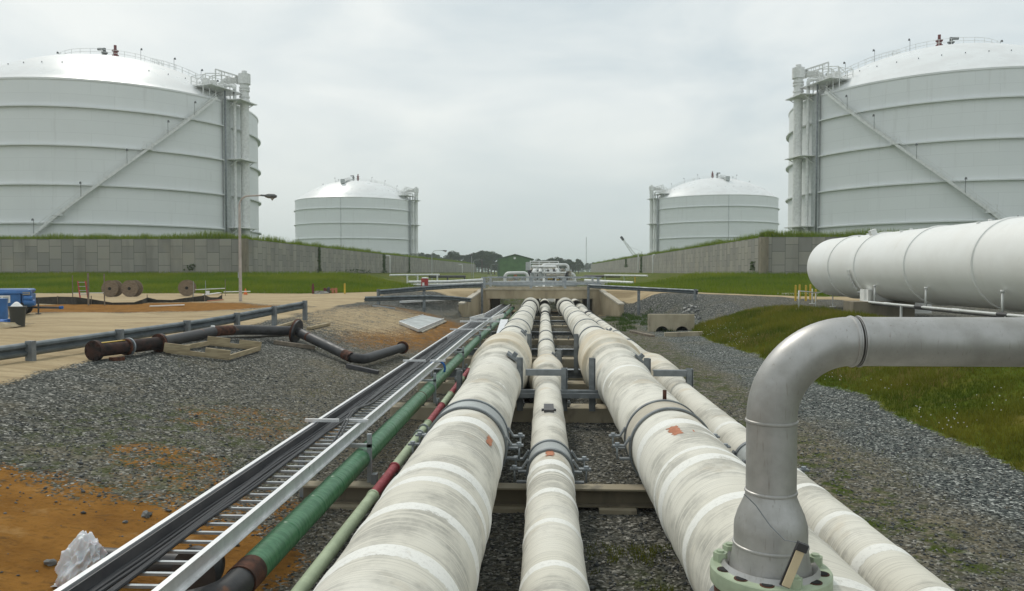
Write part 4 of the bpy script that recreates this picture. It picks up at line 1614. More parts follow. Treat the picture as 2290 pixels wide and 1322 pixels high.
# tag stick hung on its wire
a = pt(1797, 1216, RYY - .42)
b = pt(1757, 1312, RYY - .40)
m = MB()
m.bar(a + (b - a) * .16, b, .046, .016, up=(0, -1, .2))
st = m.build("tag_stick", "plywood", rz, bevel=.004)
m = MB()
m.bar(a + Vector((0, .013, 0)), b + Vector((-.004, .013, -.004)), .056, .014, up=(0, -1, .2))
m.bar(a, a + (b - a) * .17, .058, .026, up=(0, -1, .2))
m.build("backing", "cable_black", st)
m = MB()
wp = [pt(1664, 1105, RYY - .17), pt(1690, 1130, RYY - .19), pt(1722, 1175, RYY - .25), pt(1755, 1208, RYY - .33), a]
m.tube(wp, .003, 6)
m.build("hanging_wire", "grey_steel", rz)

# ------------------------------------------------------------------ bridge
br = thing("concrete_bridge", "small tan concrete road bridge over the pipes", "bridge", (-.2, 65, -3.6))
BY0, BY1 = 62.0, 69.5
xl0, xr0 = -4.42, 3.98
zt, zs = -1.46, -2.2
m = MB()
m.box(((xl0 + xr0) / 2, (BY0 + BY1) / 2, (zt + zs) / 2 - .02), (xr0 - xl0 + .6, BY1 - BY0, zt - zs - .06))
m.build("deck", "bridge_concrete", br)
for y in (BY0 + .12, BY1 - .12):
    m = MB()
    m.box(((xl0 + xr0) / 2, y, zt + .03), (xr0 - xl0 + 1.3, .36, .16))
    m.build("kerb", "concrete", br, bevel=.02)
for x, s in ((xl0, -1), (xr0, 1)):
    m = MB()
    m.box((x + s * .30, (BY0 + BY1) / 2 + .02, -2.9), (.6, BY1 - BY0 - .1, 2.9 - .05))
    m.build("abutment", "bridge_concrete", br)
    m = MB()
    top0, top1 = (x + s * .55, BY0 + .1, -1.55), (x + s * 1.75, BY0 - 4.2, -2.5)
    th = Vector((s * .34, .12, 0))
    poly = [top0, top1, (top1[0], top1[1], -3.9), (top0[0], top0[1], -3.9)]
    m.prism(poly, (0, 0, 0), th)
    m.build("wing_wall", "bridge_concrete", br)
    m = MB()
    n_ = Vector((s * .17, .06, .05))
    m.bar(Vector(top0) + n_, Vector(top1) + n_, .46, .10)
    m.build("coping", "light_concrete", br)
    m = MB()
    m.box((x - s * .35, BY0 + 2.6, -2.9), (.7, .6, 1.5))
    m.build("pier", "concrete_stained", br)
for y in (BY0 + .12, BY1 - .12):
    rl = MB()
    for z in (-.98, -.47):
        rl.bar((xl0 - .7, y, z), (xr0 + .7, y, z), .12, .10 if z > -.9 else .16)
    rail = rl.build("railing", "galv", br)
    for x in (xl0 - .45, -1.05, 1.75, xr0 + .45):
        m = MB()
        m.box((x, y + .06, -.93), (.20, .14, .98))
        m.box((x, y + .06, -1.38), (.3, .26, .06))
        m.build("post", "galv", rail)

# ------------------------------------------------------------------ guardrails
WPROF = [(0, -.155), (.03, -.15), (.075, -.11), (.08, -.06), (.02, -.03), (0, 0), (.02, .03), (.08, .06), (.075, .11), (.03, .15), (0, .155)]


def wbeam(m, pts, side, roll=0.0, flare=0):
    """corrugated rail swept along pts; side = +1/-1: which way the ribs face"""
    pts = [Vector(p) for p in pts]
    vs, n = [], len(WPROF) * 2
    for i, p in enumerate(pts):
        d = (pts[min(i + 1, len(pts) - 1)] - pts[max(i - 1, 0)]).normalized()
        s = d.cross(Vector((0, 0, 1))).normalized() * side
        u = Vector((0, 0, 1))
        if roll:
            q = Quaternion(d, roll)
            s, u = q @ s, q @ u
        pr = WPROF + [(a - .012, b) for a, b in reversed(WPROF)]
        for a, b in pr:
            vs.append(p + s * a + u * b)
    fs = []
    for i in range(len(pts) - 1):
        for k in range(n):
            fs.append((i * n + k, i * n + (k + 1) % n, (i + 1) * n + (k + 1) % n, (i + 1) * n + k))
    fs += [tuple(range(n)), tuple(range((len(pts) - 1) * n, len(pts) * n))]
    m.add(vs, fs, 0, True)
    return m


def guardrail(label, pts, posts, side, ends=True):
    """pts: top-of-ground line with the rail centre height above it already added"""
    t = thing("guardrail", label, "guardrail", (pts[0][0], pts[0][1], hz(pts[0][0], pts[0][1])), "corrugated steel guardrails along the road")
    wbeam(MB(), pts, side)
    m = MB()
    wbeam(m, pts, side)
    beam = m.build("rail", "guardrail_steel", t)
    if ends:
        m = MB()
        p, q = Vector(pts[-1]), Vector(pts[-2])
        d = (p - q).normalized()
        s = d.cross(Vector((0, 0, 1))) * side
        m.tube(arc(p - s * .08, s, d, .10, 0, 1.5, 5), .15, 8)
    for x, y in posts:
        m = MB()
        zg = hz(x, y)
        # rail height at this spot
        best = min(pts, key=lambda p: (p[0] - x) ** 2 + (p[1] - y) ** 2)
        zt_ = np.interp(y, sorted(p[1] for p in pts), [p[2] for p in sorted(pts, key=lambda p: p[1])]) if abs(pts[0][1] - pts[-1][1]) > 2 else best[2]
        zt_ += .19
        rot = Matrix.Rotation(math.atan2(pts[-1][1] - pts[0][1], pts[-1][0] - pts[0][0]), 3, "Z")
        for b in (-.07, .07):
            m.box((x, y + 0, (zt_ + zg - .3) / 2), (.14, .16, zt_ - zg + .3), rot) if b < 0 else None
        m.build("post", "grey_steel", t)
    return t


gl = []
for Y_ in np.linspace(8, 31.2, 16):
    X_ = -9.95 - .1 * (31 - Y_)
    zr = np.interp(Y_, [8, 16, 24, 31], [-1.73, -1.72, -1.63, -1.37])
    gl.append((X_, Y_, zr))
guardrail("long nearest grey guardrail rising beside the dark pipe spool", gl, [(-9.86 - .1 * (31 - y), y) for y in (31.0, 28.2, 25.4, 22.4, 19.3, 16.3, 13.3, 10.3)], 1)
ga, gb = pt(846, 654, 46), pt(1078, 638, 61)
pts = [ga.lerp(gb, k / 8) for k in range(9)]
pts = [Vector((p.x, p.y, p.z + .06 * math.sin(k / 8 * 3.1))) for k, p in enumerate(pts)]
guardrail("grey guardrail beside the road to the bridge, red box behind it", [tuple(p) for p in pts], [(p.x - .02, p.y + .12) for p in (pts[0], pts[3], pts[8])], 1)
ga, gb = pt(1316, 640, 61.5), pt(1562, 653, 52.5)
pts = [ga.lerp(gb, k / 8) for k in range(9)]
guardrail("grey guardrail in front of the grass slope beyond the culvert", [tuple(p) for p in pts], [(pts[4].x, pts[4].y + .12), (pts[8].x - .2, pts[8].y + .12), (pts[0].x, pts[0].y + .12)], 1)
# fallen rail and channels below the road edge
m = MB()
ls = [pt(814, 669, 44), pt(880, 667, 46), pt(960, 665, 49), pt(1010, 667, 52), pt(1052, 671, 55)]
ls = [Vector((p.x, p.y, max(p.z, hz(p.x, p.y) + .12))) for p in ls]
wbeam(m, ls, 1, .25)
tag(m.build("fallen_rail", "guardrail_steel", origin=ls[0]), "loose corrugated rail lying on the road edge left of the bridge", "guardrail beam")
m = MB()
a, b = gp(897, 680), gp(1020, 673)
m.bar(a + Vector((0, 0, .14)), b + Vector((0, 0, .16)), .25, .14)
tag(m.build("steel_channel", "bright_alu", origin=a), "straight silver channel lying on gravel below the fallen rail", "steel channel")
m = MB()
a, b = gp(833, 686), gp(884, 692)
m.bar(a + Vector((0, 0, .06)), b + Vector((0, 0, .06)), .10, .08)
tag(m.build("steel_channel", "galv", origin=a), "short thin rail piece half buried in the sand mound", "steel channel")
# ------------------------------------------------------------------ dark pipe spool on the gravel
sp = thing("pipe_spool", "long dark pipe spool with rusty flanges lying on the gravel below the guardrail", "pipe spool", gp(520, 770))


def og(px, py, up):
    q = gp(px, py)
    return Vector((q.x, q.y, q.z + up))


RS_ = .15
pA, pB, pC = og(212, 806, .22), og(355, 788, .23), og(500, 758, .28)
pD = og(662, 764, .34)
pE = og(802, 826, .24)
pF = og(900, 797, .30)
m = MB()
m.tube([pA, pA.lerp(pB, .5), pB], .16, 24)
m.build("rusty_length", "dark_rust", sp)
m = MB()
m.tube(round_path([pB, pC, pD], .9, 8), RS_, 24)
m.build("dark_length", "black_pipe", sp)
m = MB()
m.tube(round_path([pD, pE, pF], .8, 8), RS_, 24)
m.build("dark_length", "black_pipe", sp)
bend = round_path([pB, pC, pD], .9, 8)
m = MB()
m.tube(bend[2:7], RS_ + .004, 24)
m.build("rust_band", "rust", sp)
bend = round_path([pD, pE, pF], .8, 8)
m = MB()
m.tube([pD.lerp(pE, .80), pD.lerp(pE, .90)] + bend[2:4], RS_ + .004, 24)
m.build("rust_band", "rust", sp)
m = MB()
q = pD.lerp(pE, .22)
m.tube([q, q + (pE - pD).normalized() * .1], RS_ + .005, 20)
m.build("rust_band", "rust", sp)


def flange_disc(p, ax, r, w, mat, hole=0, name="flange"):
    ax = Vector(ax).normalized()
    m = MB()
    if hole:
        m.lathe([(hole, -w / 2), (r, -w / 2), (r, w / 2), (hole, w / 2), (hole, -w / 2)], p, ax, 32)
    else:
        m.lathe([(.001, -w / 2), (r, -w / 2), (r, w / 2), (.001, w / 2)], p, ax, 32)
    for k in range(8):
        t_ = 2 * math.pi * k / 8
        s = ax.cross(Vector((0, 0, 1))).normalized()
        u = s.cross(ax)
        q = Vector(p) + (s * math.cos(t_) + u * math.sin(t_)) * r * .8
        m.cyl(q - ax * (w / 2 + .02), q + ax * (w / 2 + .02), .018, n=6)
    return m.build(name, mat, sp)


dAB = (pB - pA)
flange_disc(pA, dAB, .235, .10, "dark_rust")
flange_disc(pA + dAB * .50, dAB, .215, .035, "galv")
flange_disc(pA + dAB * .46, dAB, .20, .05, "rust")
flange_disc(pB, dAB, .235, .06, "rust")
flange_disc(pB + dAB * .035, dAB, .235, .045, "dark_steel")
flange_disc(pD, (pD - pC) * .5 + (pE - pD) * .5, .40, .07, "rust", .12)
flange_disc(pD + (pE - pD).normalized() * .08, (pD - pC) * .5 + (pE - pD) * .5, .38, .05, "black_pipe", .12)
flange_disc(pF, pF - pE, .22, .06, "rust", .125)
m = MB()
q = pA.lerp(pB, .22) + Vector((0, 0, .165))
m.box(q, ((pB - pA).length * .42, .10, .012), Matrix.Rotation(math.atan2(dAB.y, dAB.x), 3, "Z"))
m.build("yellow_strip", "yellow_paint", sp)
m = MB()
q = bend[0]
b2 = round_path([pB, pC, pD], .9, 8)
m.cyl(b2[2] + Vector((0, 0, .1)), b2[2] + Vector((0, 0, .185)), .07, .055, 14)
m.build("nozzle_cap", "white_plastic", sp)


def plank(name, label, cat, a, b, w, h, mat, group=None, roll=0):
    m = MB()
    d = (Vector(b) - Vector(a)).normalized()
    up = Vector((0, 0, 1))
    if roll:
        up = Quaternion(d, roll) @ up
    m.bar(a, b, w, h, up=up)
    return tag(m.build(name, mat, origin=a, bevel=.008), label, cat, group)


GP = "timbers lying on the gravel"
plank("timber", "upper short timber under the middle flange of the spool", "timber", og(610, 760, .22), og(668, 766, .22), .16, .12, "grey_timber", GP)
plank("timber", "lower timber under the middle flange of the spool, on gravel", "timber", og(612, 770, .06), og(704, 782, .06), .2, .12, "grey_timber", GP)
plank("timber", "dark timber under the lower elbow of the spool", "timber", og(775, 822, .05), og(846, 838, .05), .16, .12, "dark_steel", GP)
plank("timber", "long thin timber behind the middle flange, toward the guardrail", "timber", og(596, 742, .05), og(662, 722, .05), .14, .09, "timber", GP)
plank("timber", "short timber pointing away just right of the middle flange", "timber", og(690, 738, .06), og(735, 728, .06), .16, .10, "timber", GP)
plank("timber", "small dark timber block under the rusty end of the spool", "timber", og(248, 808, .04), og(275, 806, .04), .14, .09, "rust", GP)
# open timber frame
fr = thing("timber_skid", "open square frame of pale timbers lying on gravel beside the spool", "timber frame", gp(475, 790))
c1, c2, c3, c4 = og(372, 792, .09), og(468, 775, .09), og(580, 787, .09), og(510, 808, .09)
for a, b in ((c1, c2), (c2, c3), (c3, c4), (c4, c1)):
    m = MB()
    m.bar(a, b, .07, .12)
    m.build("side_timber", "timber", fr, bevel=.006)
for c, d in ((c1, c4 - c1), (c2, c3 - c2), (c4, c1 - c4), (c3, c2 - c3)):
    m = MB()
    d = d.normalized()
    m.bar(c + Vector((0, 0, .08)) - d * .05, c + d * .55 + Vector((0, 0, .08)), .09, .22)
    m.build("end_block", "timber", fr, bevel=.006)
m = MB()
a, b = gp(375, 772), gp(640, 752)
pts = [a.lerp(b, k / 14) + Vector((0, .25 * math.sin(k * .45), .05)) for k in range(15)]
m.tube(pts, .05, 10)
tag(m.build("hose", "silt_fabric", origin=a), "grey corrugated hose lying behind the timber frame", "hose")

# stacked tray covers
cv = thing("tray_cover", "stack of flat silver tray covers lying on the orange sand", "metal cover", gp(940, 738))
q0, q1, q2, q3 = og(893, 727, .16), og(946, 711, .16), og(992, 720, .16), og(936, 745, .16)
m = MB()
m.prism([q0, q3, q2, q1], (0, 0, 0), (0, 0, -.05))
m.build("sheet", "pale_grey_paint", cv)
for a, b in ((q0, q3), (q3, q2), (q1, q0)):
    m = MB()
    m.bar(a + Vector((0, 0, -.04)), b + Vector((0, 0, -.04)), .05, .14)
    m.build("rim", "bright_alu", cv)
m = MB()
dd = Vector((.15, .15, -.12))
m.prism([q0 + dd, q3 + dd, q2 + dd, q1 + dd], (0, 0, 0), (0, 0, -.05))
m.build("sheet", "manifold_tan", cv)

# plastic bag over a pipe stub, bottom corner by the tray
bagp = gp(185, 1318)
m = MB()
a = Vector((bagp.x + .34, bagp.y + .25, bagp.z + .16))
m.tube([a + Vector((-.35, -.02, .02)), a, a + Vector((.9, .0, -.05))], .12, 20)
tag(m.build("pipe_stub", "black_pipe", origin=a), "dark pipe stub sticking out under the cable tray from a plastic bag", "pipe")
bm = bmesh.new()
bmesh.ops.create_icosphere(bm, subdivisions=6, radius=1)
for v in bm.verts:
    p = v.co.copy()
    n0 = mnoise.noise(Vector((p.x * 1.5, p.y * 1.5, p.z * .9)) + Vector((3, 1, 7)))
    n1_ = abs(mnoise.noise(Vector((p.x * 2.6, p.y * 2.6, p.z * 1.1)) + Vector((1, 5, 2))))
    n2_ = abs(mnoise.noise(Vector((p.x * 6, p.y * 6, p.z * 2.6)) + Vector((4, 0, 9))))
    s = 1.1 + .42 * n0 - .62 * n1_ - .20 * n2_
    p = p * s
    z = p.z
    p.x *= .22 * (1.0 - .18 * z)
    p.y *= .20
    p.z = .27 * z
    if z < -.55:
        p.z = .28 * -.55 + (z + .55) * .06
        p.x *= 1.12
    v.co = p
me = bpy.data.meshes.new("plastic_bag")
bm.to_mesh(me)
bm.free()
me.polygons.foreach_set("use_smooth", np.ones(len(me.polygons), bool))
t = NT("bag_film")
t.p.inputs["Base Color"].default_value = (.68, .69, .71, 1)
t.p.inputs["Roughness"].default_value = .32
t.p.inputs["Subsurface Weight"].default_value = .15
t.bump(t.noise(t.coords((1, 1, 1)), 4, 3, .5), .35, .03)
MATS["bag_film"] = t.m
me.materials.append(t.m)
o = bpy.data.objects.new("plastic_bag", me)
COL.objects.link(o)
o.location = bagp + Vector((-.02, .05, .17))
o.rotation_euler = (.1, .2, .4)
tag(o, "crumpled white plastic bag tied over a pipe end on the orange dirt", "plastic bag")


def rock(name, label, p, r, seed, mat="stone", group=None, flat=.65):
    bm = bmesh.new()
    bmesh.ops.create_icosphere(bm, subdivisions=2 if r < .2 else 3, radius=1)
    off = Vector((seed * 3.1, seed * 1.7, 0))
    for v in bm.verts:
        q = v.co
        s = 1 + .7 * mnoise.noise(q * 1.3 + off) + .3 * mnoise.noise(q * 3 + off)
        v.co = Vector((q.x * s * r, q.y * s * r * .8, q.z * s * r * flat))
    me = bpy.data.meshes.new(name)
    bm.to_mesh(me)
    bm.free()
    me.materials.append(MATS[mat])
    o = bpy.data.objects.new(name, me)
    COL.objects.link(o)
    o.location = Vector(p) + Vector((0, 0, r * flat * .45))
    o.rotation_euler = (0, 0, seed)
    if label:
        tag(o, label, "stone", group)
    return o


GS = "loose stones on the orange dirt"
for k, (px, py, r, lb) in enumerate(((328, 1156, .065, "largest grey stone on the dirt near the gravel edge"),
                                     (112, 1263, .06, "flat pale stone on the dirt above the plastic bag"),
                                     (225, 1232, .035, "small brown stone between the plastic bag and tray"),
                                     (270, 1240, .03, "small dark stone close to the tray rail"),
                                     (375, 1182, .05, "stone half hidden against the tray rail"),
                                     (280, 1172, .03, "tiny stone below the largest grey stone"))):
    rock("stone", lb, gp(px, py), r, k + 2, group=GS)

# ------------------------------------------------------------------ yard on the left
tl = thing("trailer", "blue towed compressor trailer with pale notice panel behind the dustbin", "trailer", gp(20, 712))
L = tl.location.copy()


def yp(px, py, Y=31.0):
    return pt(px, py, Y)


xa = yp(-70, 690).x
xb = yp(55, 690).x
xc_ = yp(77, 690).x
zt_, zm, zb_ = yp(0, 646).z, yp(0, 657).z, yp(0, 684).z
m = MB()
m.box(((xa + xb) / 2, 31.8, (zm + zb_) / 2), (xb - xa, 1.5, zm - zb_))
m.build("body", "blue_paint", tl, bevel=.03)
m = MB()
poly = [(xa, 31.0, zm + .005), (xb + .3, 31.0, zm + .005), (xb + .36, 31.05, zm + .16), (xb + .25, 31.15, zt_), (xa, 31.15, zt_)]
m.prism(poly, (0, 0, 0), (0, 1.5, 0))
m.build("hood", "blue_paint", tl, bevel=.03)
m = MB()
m.box(((xa + xb) / 2 - .1, 31.0, zm + .12), (.28, .05, .06))
m.build("handle", "dark_steel", tl)
m = MB()
m.box((yp(21, 668).x, 31.03, yp(0, 668).z), (.56, .012, .30))
pn_ = m.build("notice", "white_plastic", tl)
for k, x in enumerate((-.13, .13)):
    m = MB()
    m.box((yp(21, 668).x + x, 31.02, yp(0, 668).z - .01), (.19, .006, .22))
    m.build("notice_text", "pale_grey_paint", pn_)
m = MB()
m.box((xb + .19, 31.75, (zm + zb_) / 2 - .02), (.34, 1.3, zm - zb_ + .02))
m.box((xb + .19, 31.2, zm + .05), (.36, .3, .12))
for k, z in enumerate((zm - .18, zm - .36)):
    m.cyl((xb + .12, 31.06, z), (xb + .42 + .1 * k, 31.0, z - .02), .11 + .02 * k, n=14)
m.build("engine_end", "blue_paint", tl, bevel=.02)
m = MB()
m.box((xb + .20, 31.04, zm + .02), (.26, .05, .12))
m.build("lamp_cluster", "manifold_tan", tl)
for y in (31.15, 32.5):
    m = MB()
    wz = hz(xb + .1, y) + .27
    m.cyl((xb - .05, y - .09, wz), (xb - .05, y + .09, wz), .27, n=24)
    wh = m.build("wheel", "rubber", tl)
    m = MB()
    m.cyl((xb - .05, y - .10, wz), (xb - .05, y + .10, wz), .13, n=18)
    m.build("rim", "pale_grey_paint", wh)
m = MB()
m.box(((xa + xb) / 2, 31.8, zb_ - .06), (xb - xa + .3, 1.2, .10))
m.bar((xb + .1, 31.8, zb_ - .08), (xb + 1.35, 31.7, zb_ - .12), .09, .09)
m.build("chassis", "dark_steel", tl)
m = MB()
m.bar((xb + .55, 31.6, zb_ + .3), (xb + .55, 31.6, hz(xb + .55, 31.6) + .02), .06, .06)
m.box((xb + .55, 31.6, hz(xb + .55, 31.6) + .03), (.2, .2, .03))
m.build("jack_stand", "dark_steel", tl)
m = MB()
m.cyl((xb + 1.3, 31.7, zb_ - .12), (xb + 1.46, 31.7, zb_ - .11), .07, n=10)
m.build("hitch", "blue_cloth", tl)

tl.rotation_euler = (0, 0, R(27))
tl.location.x += .75
tl.location.y += .1

tb = thing("dustbin", "black plastic dustbin with a white bag, in front of the blue trailer", "bin", gp(40, 731))
b = Vector(tb.location)
m = MB()
m.lathe([(.001, .0), (.205, .0), (.25, .62), (.275, .63), (.28, .70), (.25, .71), (.24, .6), (.19, .05), (.001, .05)], b, n=28)
m.build("barrel", "bin_plastic", tb)
m = MB()
m.lathe([(.24, .66), (.19, .70), (.10, .80), (.05, .85), (.001, .86)], b + Vector((-.03, 0, 0)), n=14)
m.build("liner_bag", "white_plastic", tb)

m = MB()
q = gp(-2, 720)
m.lathe([(.001, 0), (.28, .0), (.30, .3), (.28, .6), (.30, .88), (.001, .9)], q, n=24)
tag(m.build("drum", "blue_paint", origin=q), "blue drum at the picture edge below the trailer", "drum")
q = gp(18, 728)
m = MB()
m.lathe([(.001, .5), (.12, .48), (.13, .3), (.12, .02), (.001, 0)], q + Vector((.0, .5, .12)), n=16)
m.box(q + Vector((0, .5, .64)), (.03, .2, .05))
tag(m.build("fuel_can", "safety_red", origin=q, bevel=.01), "small red fuel can between the drum and the dustbin", "fuel can")
o = rock("blue_tarp", None, gp(10, 731), .42, 3, "blue_cloth", flat=.42)
tag(o, "crumpled blue tarpaulin on the ground beside the dustbin", "tarpaulin")
m = MB()
a = gp(-60, 742)
b_ = gp(38, 733)
c_ = gp(60, 729)
m.prism([a + Vector((0, 0, .03)), b_ + Vector((0, 0, .03)), c_ + Vector((0, .4, .05)), a + Vector((0, 1.1, .22))], (0, 0, 0), (0, 0, .02))
tag(m.build("plywood_sheet", "plywood", origin=a), "pale plywood sheet lying in front of the blue tarpaulin", "plywood")

# ladder
lad = thing("step_ladder", "leaning red ladder in front of the grass bank beside the cable reels", "ladder", gp(186, 678))
b = Vector(lad.location)
sc = 1.30
m = MB()
l0, l1 = b + Vector((-.14, 0, 0)), b + Vector((-.52, .35, sc))
r0_, r1_ = b + Vector((.34, 0, 0)), b + Vector((-.06, .35, sc))
m.bar(l0, l1, .07, .05)
m.bar(r0_, r1_, .07, .05)
m.build("stile", "safety_red", lad)
m = MB()
for k in range(1, 6):
    f = k / 5.3
    m.bar(l0.lerp(l1, f), r0_.lerp(r1_, f), .04, .035)
m.build("rung", "pale_grey_paint", lad)
GK = "thin stakes along the silt fence"
for px, py, top, w_, lb in ((163, 681, 614, .035, "thin grey stake left of the red ladder"), (198, 683, 609, .07, "thicker grey stake just right of the red ladder"),
                            (234, 684, 611, .05, "stake in front of the first cable reel"), (433, 668, 628, .025, "thin far stake right of the single cable reel"),
                            (460, 668, 627, .025, "thin far stake behind the white pipe stack"), (504, 662, 624, .035, "far stake at the end of the thin horizontal rail")):
    q = gp(px, py)
    h_ = (py - top) / 1700 * q.y
    m = MB()
    m.box(q + Vector((0, 0, h_ / 2 - .1)), (w_, w_, h_ + .2))
    tag(m.build("stake", "grey_timber" if w_ > .03 else "galv", origin=q), lb, "stake", GK)
a, b = pt(162, 656, 46), pt(234, 655, 46)
m = MB()
m.cyl(a, b, .022, n=8)
tag(m.build("crossbar", "white_steel", origin=a), "thin white rail joining the stakes behind the red ladder", "rail")
a, b = pt(436, 648, 57), pt(504, 645, 58)
m = MB()
m.cyl(a, b, .03, n=8)
tag(m.build("crossbar", "white_steel", origin=a), "thin pale rail right of the single cable reel", "rail")
a, b = pt(500, 653, 57), pt(560, 652, 58)
m = MB()
m.cyl(a, b, .04, n=8)
tag(m.build("crossbar", "white_steel", origin=a), "low white pipe beside the foot of the lamp post", "pipe")


def cable_reel(label, px, py, rot, seed):
    q = gp(px, py)
    t = thing("cable_reel", label, "cable reel", q, "wooden cable reels below the grass bank", rot)
    local(t)
    Rr, Wd = .62, .74
    for s in (-1, 1):
        m = MB()
        m.lathe([(.05, s * Wd / 2 - .035), (Rr, s * Wd / 2 - .035), (Rr, s * Wd / 2 + .035), (.05, s * Wd / 2 + .035)], (0, 0, Rr), (0, 1, 0), 40)
        f = m.build("reel_flange", "reel_wood", t)
        m = MB()
        m.lathe([(.12, s * (Wd / 2 + .036)), (.12, s * (Wd / 2 + .05)), (.06, s * (Wd / 2 + .05))], (0, 0, Rr), (0, 1, 0), 16)
        m.cyl((0, s * (Wd / 2 + .03), Rr), (0, s * (Wd / 2 + .045), Rr), .06, n=14)
        m.build("hub_hole", "dark_gap", f)
    m = MB()
    m.lathe([(.30, -Wd / 2), (.30, Wd / 2)], (0, 0, Rr), (0, 1, 0), 28)
    m.build("drum", "grey_timber", t)
    return t


cable_reel("wooden cable reel just right of the red ladder", 252, 664, R(2), 1)
cable_reel("wooden cable reel in the middle of the three below the wall", 296, 664, R(0), 2)
cable_reel("single wooden cable reel standing apart, nearest the lamp post", 419, 662, R(20), 3)

# silt fence: a sagging strip of dark fabric on stakes
sf = thing("silt_fence", "low sagging dark fabric fence on the orange dirt in front of the cable reels", "fence", gp(300, 680))
line = [(78, 680, 15), (130, 681, 18), (170, 681, 17), (205, 681, 12), (250, 682, 5), (300, 681, 5), (318, 679, 9), (330, 677, 12), (350, 677, 7), (385, 677, 6), (415, 676, 10),
        (432, 675, 11), (448, 674, 12), (458, 674, 14), (470, 673, 8), (487, 672, 7), (497, 671, 12)]
m = MB()
top, bot = [], []
for px, py, hp in line:
    q = gp(px, py)
    h_ = hp / 1700 * q.y
    top.append(q + Vector((0, 0, h_)))
    bot.append(q + Vector((0, 0, -.05)))
for k in range(len(top) - 1):
    for s in (0, 1):
        o_ = Vector((0, .03 * s, 0))
        m.add([bot[k] + o_, bot[k + 1] + o_, top[k + 1] + o_, top[k] + o_], [(0, 1, 2, 3)])
    m.add([top[k], top[k + 1], top[k + 1] + Vector((0, .03, 0)), top[k] + Vector((0, .03, 0))], [(0, 1, 2, 3)])
m.build("fabric", "silt_fabric", sf)
for k in (1, 3, 7, 11, 13, 16):
    m = MB()
    m.box(bot[k] + Vector((0, -.03, .25)), (.035, .035, .6))
    m.build("stake", "grey_timber", sf)
for (x0, y0, x1, y1, w_, lb) in ((335, 687, 412, 685, .22, "white board lying on the orange dirt in front of the silt fence"), (455, 661, 492, 657, .25, "white board propped beyond the silt fence near the lamp post"),
                                 (466, 675, 498, 673, .16, "reddish board at the end of the silt fence")):
    a, b = gp(x0, y0), gp(x1, y1)
    m = MB()
    m.bar(a + Vector((0, 0, .05)), b + Vector((0, 0, .08)), w_, .05)
    tag(m.build("board", "white_plastic" if y0 != 675 else "rust_patch", origin=a), lb, "board")
q = gp(464, 660)
m = MB()
m.lathe([(.001, 0), (.14, 0), (.17, .32), (.001, .33)], q, n=16)
tag(m.build("bucket", "white_plastic", origin=q), "small white bucket beyond the silt fence", "bucket")
q = gp(245, 681)
o = rock("litter_scrap", None, q, .09, 5, "white_plastic")
tag(o, "white litter scrap in front of the first cable reel", "litter")
q = gp(549, 659)
m = MB()
m.lathe([(.001, 0), (.2, 0), (.2, .03), (.15, .04), (.03, .48), (.001, .5)], q, n=16)
tag(m.build("traffic_cone", "orange_plastic", origin=q), "small orange traffic cone right of the lamp post foot", "cone")


def lamp_post(label, base, h, arm, s=1.0, dirx=1, group="curved grey lamp posts"):
    t = thing("lamp_post", label, "lamp post", base, group)
    b = Vector(base)
    m = MB()
    pts = [b + Vector((0, 0, -.2)), b + Vector((0, 0, h * .5)), b + Vector((0, 0, h - arm * .42))]
    c = b + Vector((dirx * arm * .42, 0, h - arm * .42))
    pts += [c + Vector((-dirx * math.cos(q) * arm * .42, 0, math.sin(q) * arm * .42)) for q in np.linspace(.15, math.pi / 2, 9)]
    pts += [b + Vector((dirx * arm, 0, h + .03))]
    rad = [.10 * s, .085 * s, .07 * s] + [.05 * s] * 10
    m.tube(pts, .1, 14, radii=rad)
    m.build("pole", "lamp_post_paint" if s >= 1 else "pale_grey_paint", t)
    m = MB()
    e = b + Vector((dirx * arm, 0, h + .03))
    m.bar(e, e + Vector((dirx * .32, 0, -.02)), .12 * s, .10 * s)
    m.tube([e + Vector((dirx * .28, 0, -.03)), e + Vector((dirx * .5, 0, -.04)), e + Vector((dirx * .85, 0, -.06)), e + Vector((dirx * 1.0, 0, -.07))], .1, 12, radii=[.09 * s, .15 * s, .14 * s, .07 * s])
    hd = m.build("lamp_head", "lamp_head_grey", t)
    m = MB()
    m.tube([e + Vector((dirx * .62, 0, -.12)), e + Vector((dirx * .72, 0, -.24)), e + Vector((dirx * .82, 0, -.14))], .09, 10, radii=[.05, .10, .05])
    m.build("lamp_glass", "manifold_tan", hd)
    m = MB()
    m.box(b + Vector((-.08, 0, h * .25)), (.06, .2, .36))
    m.build("junction_box", "pale_grey_paint", t)
    return t


lamp_post("tall lamp post in front of the big left tank, foot on the sand road", gp(538, 674), 6.55, 1.35)
q = pt(966, 628, 130)
lamp_post("slim lamp post behind the red box by the pipe corridor", (q.x, 130, hz(q.x, 130)), 5.45, 1.6, .8)
q = pt(1059, 620, 215)
lamp_post("distant lamp post in front of the dark trees", (q.x, 215, hz(q.x, 215)), 5.2, 1.6, .8)
q = pt(1098, 615, 250)
lamp_post("farthest lamp post, just left of the green shed", (q.x, 250, hz(q.x, 250)), 4.2, 1.4, .8)
t = thing("floodlight_mast", "thin mast with a round lamp head above the dark trees", "mast", (pt(1055, 610, 200).x, 200, -1.7))
m = MB()
b = Vector(t.location)
m.cyl(b, b + Vector((0, 0, 6.1)), .09, .06, 10)
m.build("pole", "pale_grey_paint", t)
m = MB()
m.cyl(b + Vector((-.25, 0, 6.0)), b + Vector((.3, -.2, 6.3)), .28, .2, 12)
m.build("lamp_head", "lamp_head_grey", t)

